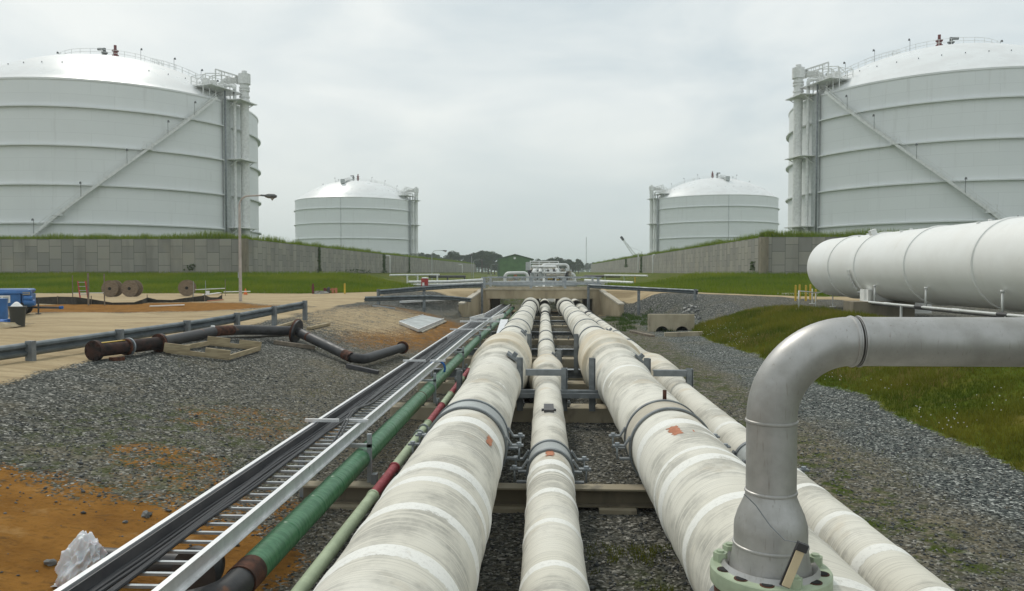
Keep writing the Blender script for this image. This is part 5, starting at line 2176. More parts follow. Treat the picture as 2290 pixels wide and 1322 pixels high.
# fire-water bits on the grass edge
q = gp(700, 657)
m = MB()
m.cyl(q, q + Vector((0, 0, .42)), .09, n=12)
m.cyl(q + Vector((0, 0, .42)), q + Vector((0, 0, .50)), .13, n=12)
m.cyl(q + Vector((0, 0, .50)), q + Vector((0, 0, .82)), .11, .07, 12)
tag(m.build("valve_post", "dark_red", origin=q), "dark red indicator valve post at the edge of the grass", "valve post")
hy = thing("hydrant", "red and black hydrant with orange side caps beside the yellow post", "hydrant", gp(735, 656))
q = Vector(hy.location)
m = MB()
m.cyl(q, q + Vector((0, 0, .45)), .14, n=14)
m.cyl(q + Vector((0, 0, .45)), q + Vector((0, 0, .52)), .10, .04, 12)
m.build("barrel", "dark_steel", hy)
for dx, mt in ((-.32, "dark_red"), (.35, "rust_patch"), (.62, "rust_patch")):
    m = MB()
    m.cyl(q + Vector((dx, 0, 0)), q + Vector((dx, 0, .44)), .11, n=12)
    m.cyl(q + Vector((dx * .3, 0, .3)), q + Vector((dx, 0, .3)), .07, n=10)
    m.build("side_outlet", mt, hy)
o = rock("white_stones", None, gp(716, 657), .55, 4, "white_stone", flat=.3)
tag(o, "pale heap of rubble between the red valve post and the hydrant", "rubble")


def bollard(label, px, py, h, group=None, mat="yellow_paint", r=.07):
    q = gp(px, py)
    m = MB()
    m.cyl(q + Vector((0, 0, -.1)), q + Vector((0, 0, h - .04)), r, n=14)
    m.cyl(q + Vector((0, 0, h - .04)), q + Vector((0, 0, h)), r, r * .6, 14)
    return tag(m.build("bollard", mat, origin=q), label, "bollard", group)


bollard("single yellow post on the grass edge right of the hydrant", 771, 657, .80)
q = gp(950, 648)
cb_ = thing("red_cabinet", "red box with a pale lid behind the guardrail near the bridge", "cabinet", pt(950, 640, 72))
q = Vector(cb_.location)
m = MB()
m.box(q + Vector((0, 0, .15)), (.62, .5, 1.2))
m.build("body", "safety_red", cb_, bevel=.03)
m = MB()
m.lathe([(.34, .75), (.3, .82), (.001, .85)], q + Vector((.04, 0, 0)), n=16)
m.build("lid", "white_plastic", cb_)
m = MB()
m.box(q + Vector((-.1, -.26, .2)), (.2, .02, .3))
m.build("notice", "white_plastic", cb_)

# ------------------------------------------------------------------ large white vessel on the right
VX, VR, VZ = 17.85, 1.75, .28
vs = thing("white_vessel", "huge white horizontal vessel with ring seams resting on a concrete pier", "vessel", (VX, 38, VZ))
m = MB()
Y0_, Y1_ = 47.2, 6.0
prof = [(.001, Y0_ + .95)] + [(VR * math.sin(q), Y0_ + .95 * math.cos(q)) for q in np.linspace(.12, math.pi / 2, 14)] + [(VR, y) for y in np.linspace(Y0_ - .2, Y1_, 30)] + [(.001, Y1_)]
prof = [(r, h) for r, h in prof]
m.lathe(prof, (VX, 0, VZ), (0, 1, 0), 96)
m.build("shell", "vessel_paint", vs)
for y in (43.9, 40.3, 34.8, 29.4, 24.0, 18.5, 13):
    m = MB()
    m.lathe([(VR - .01, -.085), (VR + .055, -.07), (VR + .06, .07), (VR - .01, .085)], (VX, y, VZ), (0, 1, 0), 96)
    m.build("ring_seam", "vessel_paint", vs)
m = MB()
for a in (-98, -104, -110, -116, -122, -128):
    a_ = R(a)
    c = Vector((VX + math.sin(a_) * (VR + .10), 40.75, VZ + math.cos(a_) * (VR + .10)))
    m.box(c, (.16, .22, .09), Matrix.Rotation(a_, 3, "Y"))
m.build("flange_lugs", "white_steel", vs)
m = MB()
for a in (-140, -150):
    a_ = R(a)
    c = Vector((VX + math.sin(a_) * (VR + .12), 40.6, VZ + math.cos(a_) * (VR + .12)))
    m.box(c, (.34, .34, .08), Matrix.Rotation(a_, 3, "Y"))
m.build("bracket", "white_steel", vs)
m = MB()
m.box((VX + math.sin(R(-22)) * (VR + .13), 40.45, VZ + math.cos(R(-22)) * (VR + .13)), (.30, .3, .34), Matrix.Rotation(R(-22), 3, "Y"))
m.build("lifting_lug", "white_steel", vs)
m = MB()
m.box((VX - .95, 39.3, VZ - VR - .02), (1.5, .5, 1.2))
m.box((VX - 1.55, 38.9, VZ - VR + .05), (.14, .3, 1.05))
m.box((VX + .9, 39.3, VZ - VR - .02), (1.5, .5, 1.2))
m.build("saddle", "vessel_paint", vs)
m = MB()
for a in (-20, -5):
    for y in (42.4, 37.5, 31, 26):
        m.cyl((VX + math.sin(R(a)) * VR, y, VZ + math.cos(R(a)) * VR - .05), (VX + math.sin(R(a)) * (VR + .07), y, VZ + math.cos(R(a)) * (VR + .07)), .07, n=10)
m.build("top_nozzle", "white_steel", vs)
for y in (38.0, 33.0, 27.6, 22):
    m = MB()
    x = VX - 1.62
    m.cyl((x, y, VZ - .95), (x, y, VZ - 1.78), .045, n=10)
    m.cyl((x, y, VZ - 1.02), (x, y, VZ - .92), .075, n=10)
    m.build("drain_pipe", "white_steel", vs)
pr = thing("concrete_pier", "dark stained concrete pier carrying the white vessel", "pier", (17, 39, -2.4))
m = MB()
m.box((16.85, 39.0, -1.95), (3.0, 1.3, .95))
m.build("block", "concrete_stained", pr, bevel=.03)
m = MB()
m.box((16.85, 39.0, -2.45), (3.4, 1.7, .2))
m.build("footing", "concrete", pr)
ct = thing("conduit_line", "white conduit with dark couplings running under the vessel", "conduit", (16.1, 30, -1.45))
m = MB()
x, z = VX - 1.72, -1.50
m.tube([(x, 39, z), (x, 10, z)], .055, 12)
m.build("run", "white_steel", ct)
m = MB()
m.tube([(x + .3, 39, z - .04), (x + .3, 10, z - .04)], .05, 10)
m.tube([(x + .14, 39, z - .10), (x + .14, 10, z - .10)], .04, 10)
m.build("run", "dark_steel", ct)
for y in (36.4, 33.4, 30.4, 27.4, 24, 20):
    m = MB()
    m.cyl((x, y - .3, z), (x, y + .3, z), .07, n=12)
    m.build("coupling", "dark_steel" if y % 2 > .5 else "white_steel", ct)
for y in (35, 27.2, 20):
    m = MB()
    zg = hz(x, y)
    m.box((x, y, (z + zg) / 2), (.08, .08, z - zg))
    m.box((x, y, zg + .03), (.5, .3, .05))
    m.build("stand", "white_steel", ct)
GB = "yellow posts at the end of the vessel"
for px, py, lb in ((1779, 673, "leftmost yellow post at the rounded end of the vessel"), (1788, 671, "yellow post second from the left at the vessel end"), (1802, 673, "yellow post third from the left, close to the vessel end"),
                   (1812, 671, "yellow post half behind the rounded vessel end"), (1824, 674, "short yellow post right under the vessel end")):
    bollard(lb, px, py, 1.05 if px < 1820 else .8, GB, r=.065)
wr = thing("white_railing", "low white pipe railing on gravel below the vessel end", "railing", gp(1820, 690))
q0_ = [gp(1786, 692), gp(1824, 690), gp(1862, 687)]
m = MB()
for a, b in zip(q0_[:-1], q0_[1:]):
    m.cyl(a + Vector((0, 0, .95)), b + Vector((0, 0, .95)), .03, n=8)
m.cyl(q0_[2] + Vector((0, 0, .95)), q0_[2] + Vector((.9, .3, .92)), .03, n=8)
m.build("top_rail", "white_steel", wr)
for q in q0_ + [gp(1816, 680)]:
    m = MB()
    m.cyl(q, q + Vector((0, 0, .97)), .035, n=8)
    m.box(q + Vector((0, 0, .02)), (.3, .2, .03))
    m.build("post", "white_steel", wr)
m = MB()
a = gp(1762, 660)
m.box(a + Vector((.9, .4, .05)), (3.0, .9, .18))
tag(m.build("concrete_slab", "light_concrete", origin=a, bevel=.02), "flat pale concrete slab at the road edge beside the yellow posts", "slab")
# valve hanging at the foot of the right tank's riser
q = pt(1784, 503, 147)
m = MB()
m.cyl(q + Vector((0, 0, -.5)), q + Vector((0, 0, .5)), .35, n=12)
m.cyl(q + Vector((0, 0, .5)), q + Vector((0, 0, 8.5)), .07, n=8)
m.box(q + Vector((-.35, 0, .1)), (.3, .3, .5))
tag(m.build("valve", "dark_red", origin=q), "dark red valve on a thin stem at the foot of the right tank's riser", "valve")

# ------------------------------------------------------------------ culvert
cu = thing("culvert_headwall", "small concrete headwall with two round drain openings in the gravel bank", "culvert", (7, 42, -3.4))
a, b = pt(1450, 742, 42.0), pt(1553, 742, 42.0)
ztop = pt(1500, 703, 42).z
zb_ = -3.75
m = MB()
N = 20
xs_ = [a.x + (b.x - a.x) * f for f in (.30, .73)]
rr_ = .36
zc_ = pt(1500, 742, 42).z - .06
m.box(((a.x + b.x) / 2, 42.15, (ztop + zc_ + rr_) / 2 + .0), (b.x - a.x, .3, ztop - zc_ - rr_))
edges = [a.x, xs_[0] - rr_, xs_[0] + rr_, xs_[1] - rr_, xs_[1] + rr_, b.x]
for k in (0, 2, 4):
    m.box(((edges[k] + edges[k + 1]) / 2, 42.15, (zc_ + rr_ + zb_) / 2), (edges[k + 1] - edges[k], .299, zc_ + rr_ - zb_))
for x in xs_:
    for s in (-1, 1):
        poly = [(x + s * rr_, 42.0, zc_ + rr_)] + [(x + s * rr_ * math.sin(q), 42.0, zc_ + rr_ * math.cos(q)) for q in np.linspace(0.0, math.pi / 2, 10)]
        m.prism(poly, (0, 0, 0), (0, .298, 0))
m.build("headwall", "concrete", cu)
for x in xs_:
    m = MB()
    m.lathe([(rr_, .02), (rr_, 3.5), (.001, 3.5)], (x, 42, zc_), (0, 1, 0), 24)
    m.build("drain_pipe", "dark_steel", cu)
m = MB()
a, b = gp(1486, 752), gp(1572, 750)
m.bar(a + Vector((0, 0, .05)), b + Vector((0, 0, .07)), .2, .26)
tag(m.build("concrete_kerb", "concrete", origin=a, bevel=.015), "low concrete kerb in front of the culvert openings", "kerb")
m = MB()
a, b = gp(1412, 744), gp(1460, 754)
m.bar(a + Vector((0, 0, .05)), b + Vector((0, 0, .04)), .22, .12)
tag(m.build("timber", "grey_timber", origin=a), "dark plank lying on gravel left of the culvert", "timber")
# riprap stones above the headwall
RPG = "broken stones above the culvert"
rs = random.Random(5)
for k in range(46):
    f = rs.random()
    px = 1522 + rs.random() * 40 + 6 * f
    py = 684 + f * 40
    rock("riprap_stone", "broken grey or white stone in the heap above the culvert", gp(px, py), rs.uniform(.05, .15), k, rs.choice(["white_stone", "stone", "stone"]), RPG, .7)
# ------------------------------------------------------------------ pipework in the corridor beyond the bridge


def pipe_thing(name, label, cat, runs, mat="white_steel", group=None, origin=None):
    """runs: list of (points, radius, elbow radius, part name)"""
    o = origin or runs[0][0][0]
    t = thing(name, label, cat, o, group)
    for pts, r, el, pn in runs:
        m = MB()
        m.tube(round_path(pts, el, 5) if el and len(pts) > 2 else pts, r, 16)
        m.build(pn, mat, t)
    return t


MY = 96
P_ = lambda px, py, Y=MY: pt(px, py, Y)
pipe_thing("pipe_loop", "tall white pipe loop standing over the manifold beyond the bridge", "pipe loop",
           [([P_(1208, 640), P_(1212, 595), P_(1220, 592), P_(1271, 592), P_(1271, 642)], .17, .5, "run")])
pipe_thing("pipe_loop", "white pipe loop at the green shed side of the manifold", "pipe loop",
           [([P_(1129, 640, 92), P_(1129, 611, 92), P_(1180, 610, 92), P_(1180, 640, 92)], .19, .6, "run"), ([P_(1129, 633, 92), P_(1168, 633, 92)], .16, 0, "branch")])
pipe_thing("pipe_loop", "small white pipe loop at the mast side of the manifold", "pipe loop",
           [([P_(1262, 612, 100), P_(1284, 612, 100), P_(1287, 640, 100)], .2, .5, "run")])
mf = thing("pipe_manifold", "cluster of pale pipes, drums and frames beyond the concrete bridge", "pipe manifold", (0, MY, -1.7))
for k, px in enumerate((1197, 1210, 1219, 1231, 1244)):
    a = P_(px, 602)
    m = MB()
    d = Vector((.35 * (k - 2) * .3, -.9, .1))
    m.tube(round_path([a + Vector((0, 3, -.2)), a + Vector((0, .6, 0)), a + d + Vector((0, 0, -.5)), a + d + Vector((0, 0, -3))], .4, 5), .25, 18)
    m.build("gooseneck", "white_steel", mf)
for k, px in enumerate((1190, 1204, 1226, 1238, 1250, 1258)):
    a, b = P_(px, 604, MY + 1.5), P_(px, 645, MY + 1.5)
    m = MB()
    m.cyl(b, a, .34 if k % 2 else .42, n=18)
    m.cyl(a, a + Vector((0, 0, .25)), .34, .12, 18)
    m.build("drum", "manifold_tan" if k in (0, 3, 5) else "pale_grey_paint", mf)
rs = random.Random(9)
for k in range(22):
    y0_ = rs.choice([597, 604, 610, 613, 616, 620, 624, 628, 632])
    x0_ = rs.uniform(1186, 1235)
    x1_ = x0_ + rs.uniform(18, 55)
    m = MB()
    Yk = MY - 1 + rs.uniform(-2, 4)
    m.cyl(P_(x0_, y0_, Yk), P_(min(x1_, 1266), y0_, Yk), rs.uniform(.08, .2), n=12)
    m.build("header", rs.choice(["white_steel", "white_steel", "pale_grey_paint", "manifold_tan"]), mf)
for k in range(30):
    px = rs.uniform(1180, 1280)
    m = MB()
    Yk = MY - 2 + rs.uniform(0, 5)
    m.cyl(P_(px, rs.uniform(600, 622), Yk), P_(px, 646, Yk), rs.uniform(.05, .16), n=10)
    m.build("standpipe", rs.choice(["white_steel", "pale_grey_paint", "manifold_tan", "dark_steel"]), mf)
for k in range(16):
    q = P_(rs.uniform(1140, 1280), rs.uniform(614, 640), MY - 2)
    m = MB()
    m.cyl(q, q + Vector((0, 0, .5)), .2, n=12)
    m.cyl(q + Vector((0, 0, .5)), q + Vector((0, 0, .56)), .34, n=14)
    m.box(q + Vector((0, 0, .1)), (.6, .3, .3))
    m.build("valve", rs.choice(["rust_patch", "dark_steel", "pale_grey_paint", "manifold_tan", "yellow_paint"]), mf)
m = MB()
for z in (584.5, 589):
    m.bar(P_(1185, z, MY + 4), P_(1250, z + .5, MY + 4), .16, .14)
for px in (1186, 1206, 1228, 1249):
    m.bar(P_(px, 584, MY + 4), P_(px, 645, MY + 4), .14, .14)
m.build("frame", "white_steel", mf)
for px in (1200.5, 1216, 1233.5):
    r = .55 if px != 1216 else .12
    q = P_(px, 652, 80)
    m = MB()
    m.tube([q + Vector((0, -6, -.3)), q + Vector((0, 0, .0)), q + Vector((0, 5, -.4))] if px != 1216 else [q + Vector((0, 0, -.6)), q + Vector((0, .3, .2)), q + Vector((0, .3, 1.6))], r, 24)
    tag(m.build("pipe_end", "vessel_paint", origin=q), {1200.5: "white pipe hump behind the bridge railing, on the green shed side", 1216: "upright white pipe stub between two white humps behind the railing",
                                                      1233.5: "white pipe hump behind the bridge railing, on the crane side"}[px], "pipe")
for k in range(34):
    m = MB()
    Yk = MY - 5 + rs.uniform(0, 6)
    x0_ = rs.uniform(1118, 1292)
    y0_ = rs.choice([606, 611, 615, 619, 624, 628, 632, 636]) if 1180 < x0_ < 1275 else rs.choice([622, 627, 631, 635, 638])
    if k % 2:
        m.cyl(P_(x0_, y0_, Yk), P_(x0_, 650, Yk), rs.uniform(.03, .08), n=8)
        m.build("standpipe", rs.choice(["white_steel", "pale_grey_paint", "yellow_paint", "manifold_tan"]), mf)
    else:
        m.tube(round_path([P_(x0_, 648, Yk), P_(x0_, y0_, Yk), P_(x0_ + rs.uniform(6, 26), y0_, Yk)], .3, 4), rs.uniform(.05, .11), 10)
        m.build("small_line", rs.choice(["white_steel", "white_steel", "pale_grey_paint", "dark_steel"]), mf)
bx = thing("louvred_cabinet", "tall pale louvred cabinet beside the green shed", "cabinet", P_(1180, 640))
m = MB()
c0, c1_ = P_(1175.5, 605), P_(1185.5, 586)
m.box(((c0.x + c1_.x) / 2, MY + .4, (c0.z + c1_.z) / 2), (c1_.x - c0.x, .8, c1_.z - c0.z))
m.box(((c0.x + c1_.x) / 2, MY + .4, (c0.z - 2.2) / 2), (.12, .4, c0.z + 2.2))
m.build("casing", "pale_grey_paint", bx)
m = MB()
for k in range(5):
    m.box((c0.x + (c1_.x - c0.x) * (k + .5) / 5, MY - .02, (c0.z + c1_.z) / 2), (.03, .04, c1_.z - c0.z))
m.build("louvre", "white_steel", bx)

# low pipe racks each side of the corridor
GR = "low white pipes on stands beside the corridor"
q = [pt(872, 615.5, 100), pt(982, 614.5, 110)]
t = pipe_thing("pipe_rack", "straight white pipe on stands at the foot of the left wall", "pipe rack", [(q, .13, 0, "run")], group=GR)
for px, Yk in ((911, 103), (978, 109), (934, 105)):
    m = MB()
    a = pt(px, 616, Yk)
    m.box((a.x, Yk, (a.z - 1.8) / 2), (.2, .2, a.z + 1.8))
    m.build("stand", "white_steel", t)
q = [pt(914, 631, 88), pt(1000, 630, 88), pt(1080, 626, 88)]
pipe_thing("pipe_rack", "low white pipe behind the red box toward the bridge", "pipe rack", [(q, .16, 0, "run"), ([a + Vector((0, 1, -.35)) for a in q], .12, 0, "run")], group=GR)
q = [pt(960, 619, 120), pt(1040, 618.5, 125)]
t = pipe_thing("pipe_rack", "dark pipe on black stands in the corridor left of the manifold", "pipe rack", [(q, .2, 0, "run")], "dark_steel", group=GR)
for px in (1001, 1039):
    m = MB()
    a = pt(px, 619, 122)
    m.box((a.x, 122, (a.z - 1.8) / 2), (.22, .22, a.z + 1.8))
    m.build("stand", "dark_steel", t)
q = [pt(1352, 616, 105), pt(1448, 617, 98)]
t = pipe_thing("pipe_rack", "straight white pipe on pale stands at the foot of the right wall", "pipe rack", [(q, .12, 0, "run")], group=GR)
for px, Yk in ((1353, 105), (1396, 102), (1420, 100)):
    m = MB()
    a = pt(px, 616, Yk)
    m.box((a.x, Yk, (a.z - 1.8) / 2), (.14, .14, a.z + 1.8))
    m.build("stand", "pale_green" if px < 1410 else "yellow_paint", t)
q = [pt(1308, 628, 90), pt(1416, 633.5, 86)]
pipe_thing("pipe_rack", "low pale pipe behind the far right guardrail", "pipe rack", [(q, .2, 0, "run"), ([a + Vector((0, .8, -.3)) for a in q], .15, 0, "run")], group=GR)
q = [pt(1308, 618, 108), pt(1386, 618, 104)]
pipe_thing("pipe_rack", "dark pipe beside the mast side of the manifold", "pipe rack", [(q, .18, 0, "run")], "dark_steel", group=GR)
q = [pt(1290, 637, 84), pt(1240, 637, 84), pt(1150, 637.5, 84), pt(1100, 638, 84)]
pipe_thing("pipe_rack", "pale pipes lying low directly behind the bridge railing", "pipe rack", [(q, .2, 0, "run"), ([a + Vector((0, 2, .3)) for a in q], .13, 0, "run")], "pale_grey_paint", group=GR)


def goalpost(label, px, py, w_, Y, flip=-1):
    b = pt(px, 612, Y)
    zt_ = pt(px, py, Y).z
    m = MB()
    m.tube(round_path([Vector((b.x, Y, -1.2)), Vector((b.x, Y, zt_)), Vector((b.x + flip * w_, Y, zt_))], .3, 5), .14, 12)
    return tag(m.build("drain_pipe", "white_steel", origin=b), label, "pipe", "white bent pipes on the retaining walls")


goalpost("white bent pipe on the left wall below the distant tank", 872, 572, 2.0, 172)
goalpost("white bent pipe near the far end of the left wall", 1034, 592, 2.6, 320)
goalpost("pale upright pipe on the right wall below the distant tank's riser", 1460, 570, .4, 170, 1)
goalpost("thin dark-topped pipe on the right wall beside the crane", 1427, 566, .4, 198, 1)

# ------------------------------------------------------------------ far buildings, crane, mast
sh = thing("green_shed", "green metal shed with a low gable behind the manifold", "shed", (-10, 262, -2))
xa, xb, xm = pt(1113, 600, 260).x, pt(1190, 600, 260).x, pt(1152, 600, 260).x
ze, zp, z0_ = pt(1150, 580, 260).z, pt(1150, 570.5, 260).z, -2.2
m = MB()
m.prism([(xa, 260, z0_), (xb, 260, z0_), (xb, 260, ze), (xm, 260, zp), (xa, 260, ze)], (0, 0, 0), (0, 22, 0))
m.build("wall", "shed_green", sh)
m = MB()
for p, q in (((xa - .5, ze - .1), (xm, zp + .12)), ((xm, zp + .12), (xb + .5, ze - .1))):
    m.prism([(p[0], 259.5, p[1]), (q[0], 259.5, q[1]), (q[0], 259.5, q[1] + .25), (p[0], 259.5, p[1] + .25)], (0, 0, 0), (0, 23, 0))
m.build("roof", "shed_roof", sh)
m = MB()
c = pt(1151, 577.5, 259.9)
m.cyl(c, c + Vector((0, -.15, 0)), .4, n=14)
m.build("gable_lamp", "white_plastic", sh)
m = MB()
m.box((xa + .35, 259.85, (ze + z0_) / 2), (.7, .2, ze - z0_))
m.box((xb - .2, 259.85, (ze + z0_) / 2), (.4, .2, ze - z0_))
m.build("corner_trim", "shed_roof", sh)
sh2 = thing("low_shed", "low pale shed roof behind the manifold pipes", "shed", (2, 240, -2))
m = MB()
a, b = pt(1192, 584, 240), pt(1240, 588, 240)
m.box(((a.x + b.x) / 2, 243, (a.z - 2) / 2 - .2), (b.x - a.x, 6, a.z + 1.8))
m.build("wall", "manifold_tan", sh2)
m = MB()
m.box(((a.x + b.x) / 2, 243, a.z - .1), (b.x - a.x + .8, 6.8, .3))
m.build("roof", "pale_grey_paint", sh2)

cr_ = thing("crane", "distant mobile crane with a pale lattice boom above the right wall", "crane", (pt(1424, 575, 300).x, 300, 3.5))
tip, root = pt(1389, 530, 300), pt(1421, 574, 300)
m = MB()
d = (root - tip)
n_ = Vector((d.z, 0, -d.x)).normalized() * .55
for off in (n_, -n_):
    for y in (-.45, .45):
        m.bar(tip + off * .3 + Vector((0, y * .4, 0)), root + off + Vector((0, y, 0)), .16, .16)
for k in range(14):
    f, g_ = k / 14, (k + 1) / 14
    s = 1 if k % 2 else -1
    for y in (-.45, .45):
        m.bar(tip + d * f + n_ * s * (.3 + .7 * f) + Vector((0, y * (.4 + .6 * f), 0)), tip + d * g_ - n_ * s * (.3 + .7 * g_) + Vector((0, y * (.4 + .6 * g_), 0)), .12, .12)
m.build("boom", "white_steel", cr_)
m = MB()
m.bar(tip - d * .02, tip + d * .16, .9, .9)
m.build("boom_head", "dark_steel", cr_)
m = MB()
m.box(root + Vector((1.2, 0, -1.4)), (3.4, 2.4, 1.9))
m.box(root + Vector((-1.5, 0, -1.0)), (1.4, 1.6, 1.4))
m.bar(root + Vector((1.5, 0, 0)), root + Vector((2.6, 0, 1.9)), .2, .2)
m.bar(root + Vector((2.6, 0, 1.9)), tip + d * .45, .06, .06)
m.build("cab", "pale_grey_paint", cr_)
m = MB()
m.box(root + Vector((1, 0, -2.8)), (5.5, 2.6, 1.1))
for k in range(4):
    m.cyl(root + Vector((-1.2 + k * 1.5, -1.45, -3.0)), root + Vector((-1.2 + k * 1.5, 1.45, -3.0)), .6, n=16)
m.build("carrier", "dark_steel", cr_)

mt_ = thing("radio_mast", "very thin tall radio mast above the far trees", "mast", (pt(1311, 600, 900).x, 900, -2))
m = MB()
b = Vector(mt_.location)
top = pt(1311, 531, 900)
for k in range(3):
    a = 2 * math.pi * k / 3
    o_ = Vector((math.cos(a), math.sin(a), 0)) * .45
    m.bar(b + o_, Vector((b.x, 900, top.z)) + o_ * .7, .28, .28)
for k in range(20):
    z = b.z + (top.z - b.z) * k / 20
    z2 = b.z + (top.z - b.z) * (k + 1) / 20
    m.bar((b.x - .45, 900, z), (b.x + .45, 900, z2), .16, .16)
m.build("lattice", "pale_grey_paint", mt_)


# ------------------------------------------------------------------ trees
def tree_mesh(seed, h, wd, leaf="tree_leaf", n=2600):
    r = np.random.default_rng(seed)
    # crown: clumps around limb ends
    K = 16
    cz = r.uniform(.30, .96, K)
    rad = wd * np.sqrt(r.uniform(.05, 1, K)) * np.sin(np.clip(cz, .2, .98) * math.pi * .86 + .25).clip(.25, 1)
    aa = r.uniform(0, 2 * math.pi, K)
    cc = np.c_[np.cos(aa) * rad, np.sin(aa) * rad, cz * h]
    sz = r.uniform(.14, .26, K) * wd * 1.6
    pick = r.integers(0, K, n)
    d = r.normal(0, 1, (n, 3))
    d /= np.linalg.norm(d, axis=1)[:, None]
    p = cc[pick] + d * (sz[pick] * r.uniform(.55, 1.05, n) ** .6)[:, None] * np.array([1, 1, .8])
    s = r.uniform(.018, .036, n) * h
    u = r.normal(0, 1, (n, 3))
    u /= np.linalg.norm(u, axis=1)[:, None]
    v = np.cross(u, r.normal(0, 1, (n, 3)))
    v /= np.linalg.norm(v, axis=1)[:, None]
    V = np.stack([p + u * s[:, None], p + v * s[:, None] * .8, p - u * s[:, None], p - v * s[:, None] * .8], 1).reshape(-1, 3)
    clump = r.uniform(0, 1, K)[pick]
    tint = np.repeat(np.clip(clump * .7 + r.uniform(0, .3, n), 0, 1), 4)
    return V, np.arange(n * 4).reshape(-1, 4), tint, cc


TREES = []
for k, (h, wd) in enumerate(((11.5, 4.0), (9.5, 4.4), (13, 3.8), (8.5, 3.6))):
    V, Fc, T, cc = tree_mesh(k + 50, h, wd)
    o = np_mesh("crown", V, Fc, "tree_leaf", T)
    m = MB()
    m.tube([(0, 0, -.5), (.1, 0, h * .3), (0, .1, h * .62), (.05, 0, h * .85)], .2, 8, radii=[.32, .24, .16, .05])
    for c in cc[:9]:
        m.tube([(0, 0, float(c[2]) * .55), tuple(np.array([0, 0, c[2] * .62]) * .4 + c * .6 * np.array([1, 1, 1]))], .08, 5, radii=[.12, .03])
    tr_ = m.build("trunk", "bark")
    TREES.append((o, tr_))
used = set()


def tree(kind, x, y, s, label, group, zb=None, leaf=None):
    c0, tr0 = TREES[kind]
    t = thing("tree", label, "tree", (x, y, hz(x, y) if zb is None else zb), group, random.uniform(0, 6.28))
    if kind not in used:
        used.add(kind)
        a, b = c0, tr0
    else:
        a, b = c0.copy(), tr0.copy()
        COL.objects.link(a)
        COL.objects.link(b)
    a.parent = t
    b.parent = t
    t.scale = (s * random.uniform(.9, 1.15), s * random.uniform(.9, 1.15), s)
    return t


rs = random.Random(21)
TG = "dark trees along the horizon behind the terminal"
k = 0
rows = [(x, rs.uniform(568, 580)) for x in range(1008, 1118, 7)]
for x, top in rows:
    if 1008 <= x < 1016:
        top = 571
    elif x < 1045:
        top = rs.uniform(578, 583)
    elif x > 1080:
        top = rs.uniform(567, 575)
    Yk = rs.uniform(400, 460)
    q = pt(x, 612, Yk)
    h_ = (609 - top) / 1700 * Yk + 1.8
    ki = rs.randrange(4)
    tree(ki, q.x, Yk, h_ / (11.5, 9.5, 13, 8.5)[ki] * .98, "dark green tree in the belt between the left wall and the green shed", TG)
for x in range(936, 1000, 7):
    Yk = rs.uniform(500, 540)
    q = pt(x, 612, Yk)
    h_ = (609 - rs.uniform(573, 584)) / 1700 * Yk + 1.8
    ki = rs.randrange(4)
    tree(ki, q.x, Yk, h_ / (11.5, 9.5, 13, 8.5)[ki], "dark tree top showing over the left wall beside the distant tank", "dark tree tops over the left wall")
for x in range(1196, 1296, 7):
    Yk = rs.uniform(420, 480)
    q = pt(x, 612, Yk)
    h_ = (609 - (rs.uniform(579, 585) if 1230 < x < 1280 else rs.uniform(583, 590))) / 1700 * Yk + 1.8
    ki = rs.randrange(4)
    tree(ki, q.x, Yk, h_ / (11.5, 9.5, 13, 8.5)[ki], "dark green tree in the belt behind the pipe manifold", "trees behind the manifold")
for x in range(1296, 1450, 8):
    Yk = rs.uniform(680, 760)
    q = pt(x, 612, Yk)
    f = (x - 1296) / 150
    h_ = (609 - (599 - 21 * f + rs.uniform(-3, 2))) / 1700 * Yk + 1.8
    ki = rs.randrange(4)
    tree(ki, q.x, Yk, max(.5, h_ / (11.5, 9.5, 13, 8.5)[ki]), "hazy distant tree on the rise between the mast and the crane", "hazy distant trees near the mast")
rs2 = np.random.default_rng(4)
# far wooded skyline that closes the horizon
V, Fc, T = [], [], []
n = 16000
xw = rs2.uniform(-700, 900, n)
yw = rs2.uniform(1000, 1120, n)
tw = 9 + 5 * fbm(xw * .02, yw * .02, 77) + 3 * fbm(xw * .2, yw * .2, 78)
zw = -2 + np.sqrt(rs2.uniform(0, 1, n)) * tw
p = np.c_[xw, yw, zw]
s = rs2.uniform(1.0, 2.2, n)
u = rs2.normal(0, 1, (n, 3))
u /= np.linalg.norm(u, axis=1)[:, None]
v = np.cross(u, rs2.normal(0, 1, (n, 3)))
v /= np.linalg.norm(v, axis=1)[:, None]
V = np.stack([p + u * s[:, None], p + v * s[:, None], p - u * s[:, None], p - v * s[:, None]], 1).reshape(-1, 3)
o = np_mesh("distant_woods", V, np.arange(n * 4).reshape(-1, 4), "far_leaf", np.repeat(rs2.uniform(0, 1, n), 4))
tag(o, "far wooded skyline closing the horizon", "woods", kind="stuff")

# ------------------------------------------------------------------ grass, weeds, ivy, loose gravel


def scatter(n, x0, x1, y0, y1, keep):
    x = rng.uniform(x0, x1, n)
    y = rng.uniform(y0, y1, n)
    f = keep(x, y)
    s = rng.uniform(0, 1, n) < f
    x, y = x[s], y[s]
    return np.c_[x, y, H(x, y)]


def is_turf(x, y):
    d, s, g, _, _ = masks(x, y)
    return sst(.45, .7, g) * (s < .5)


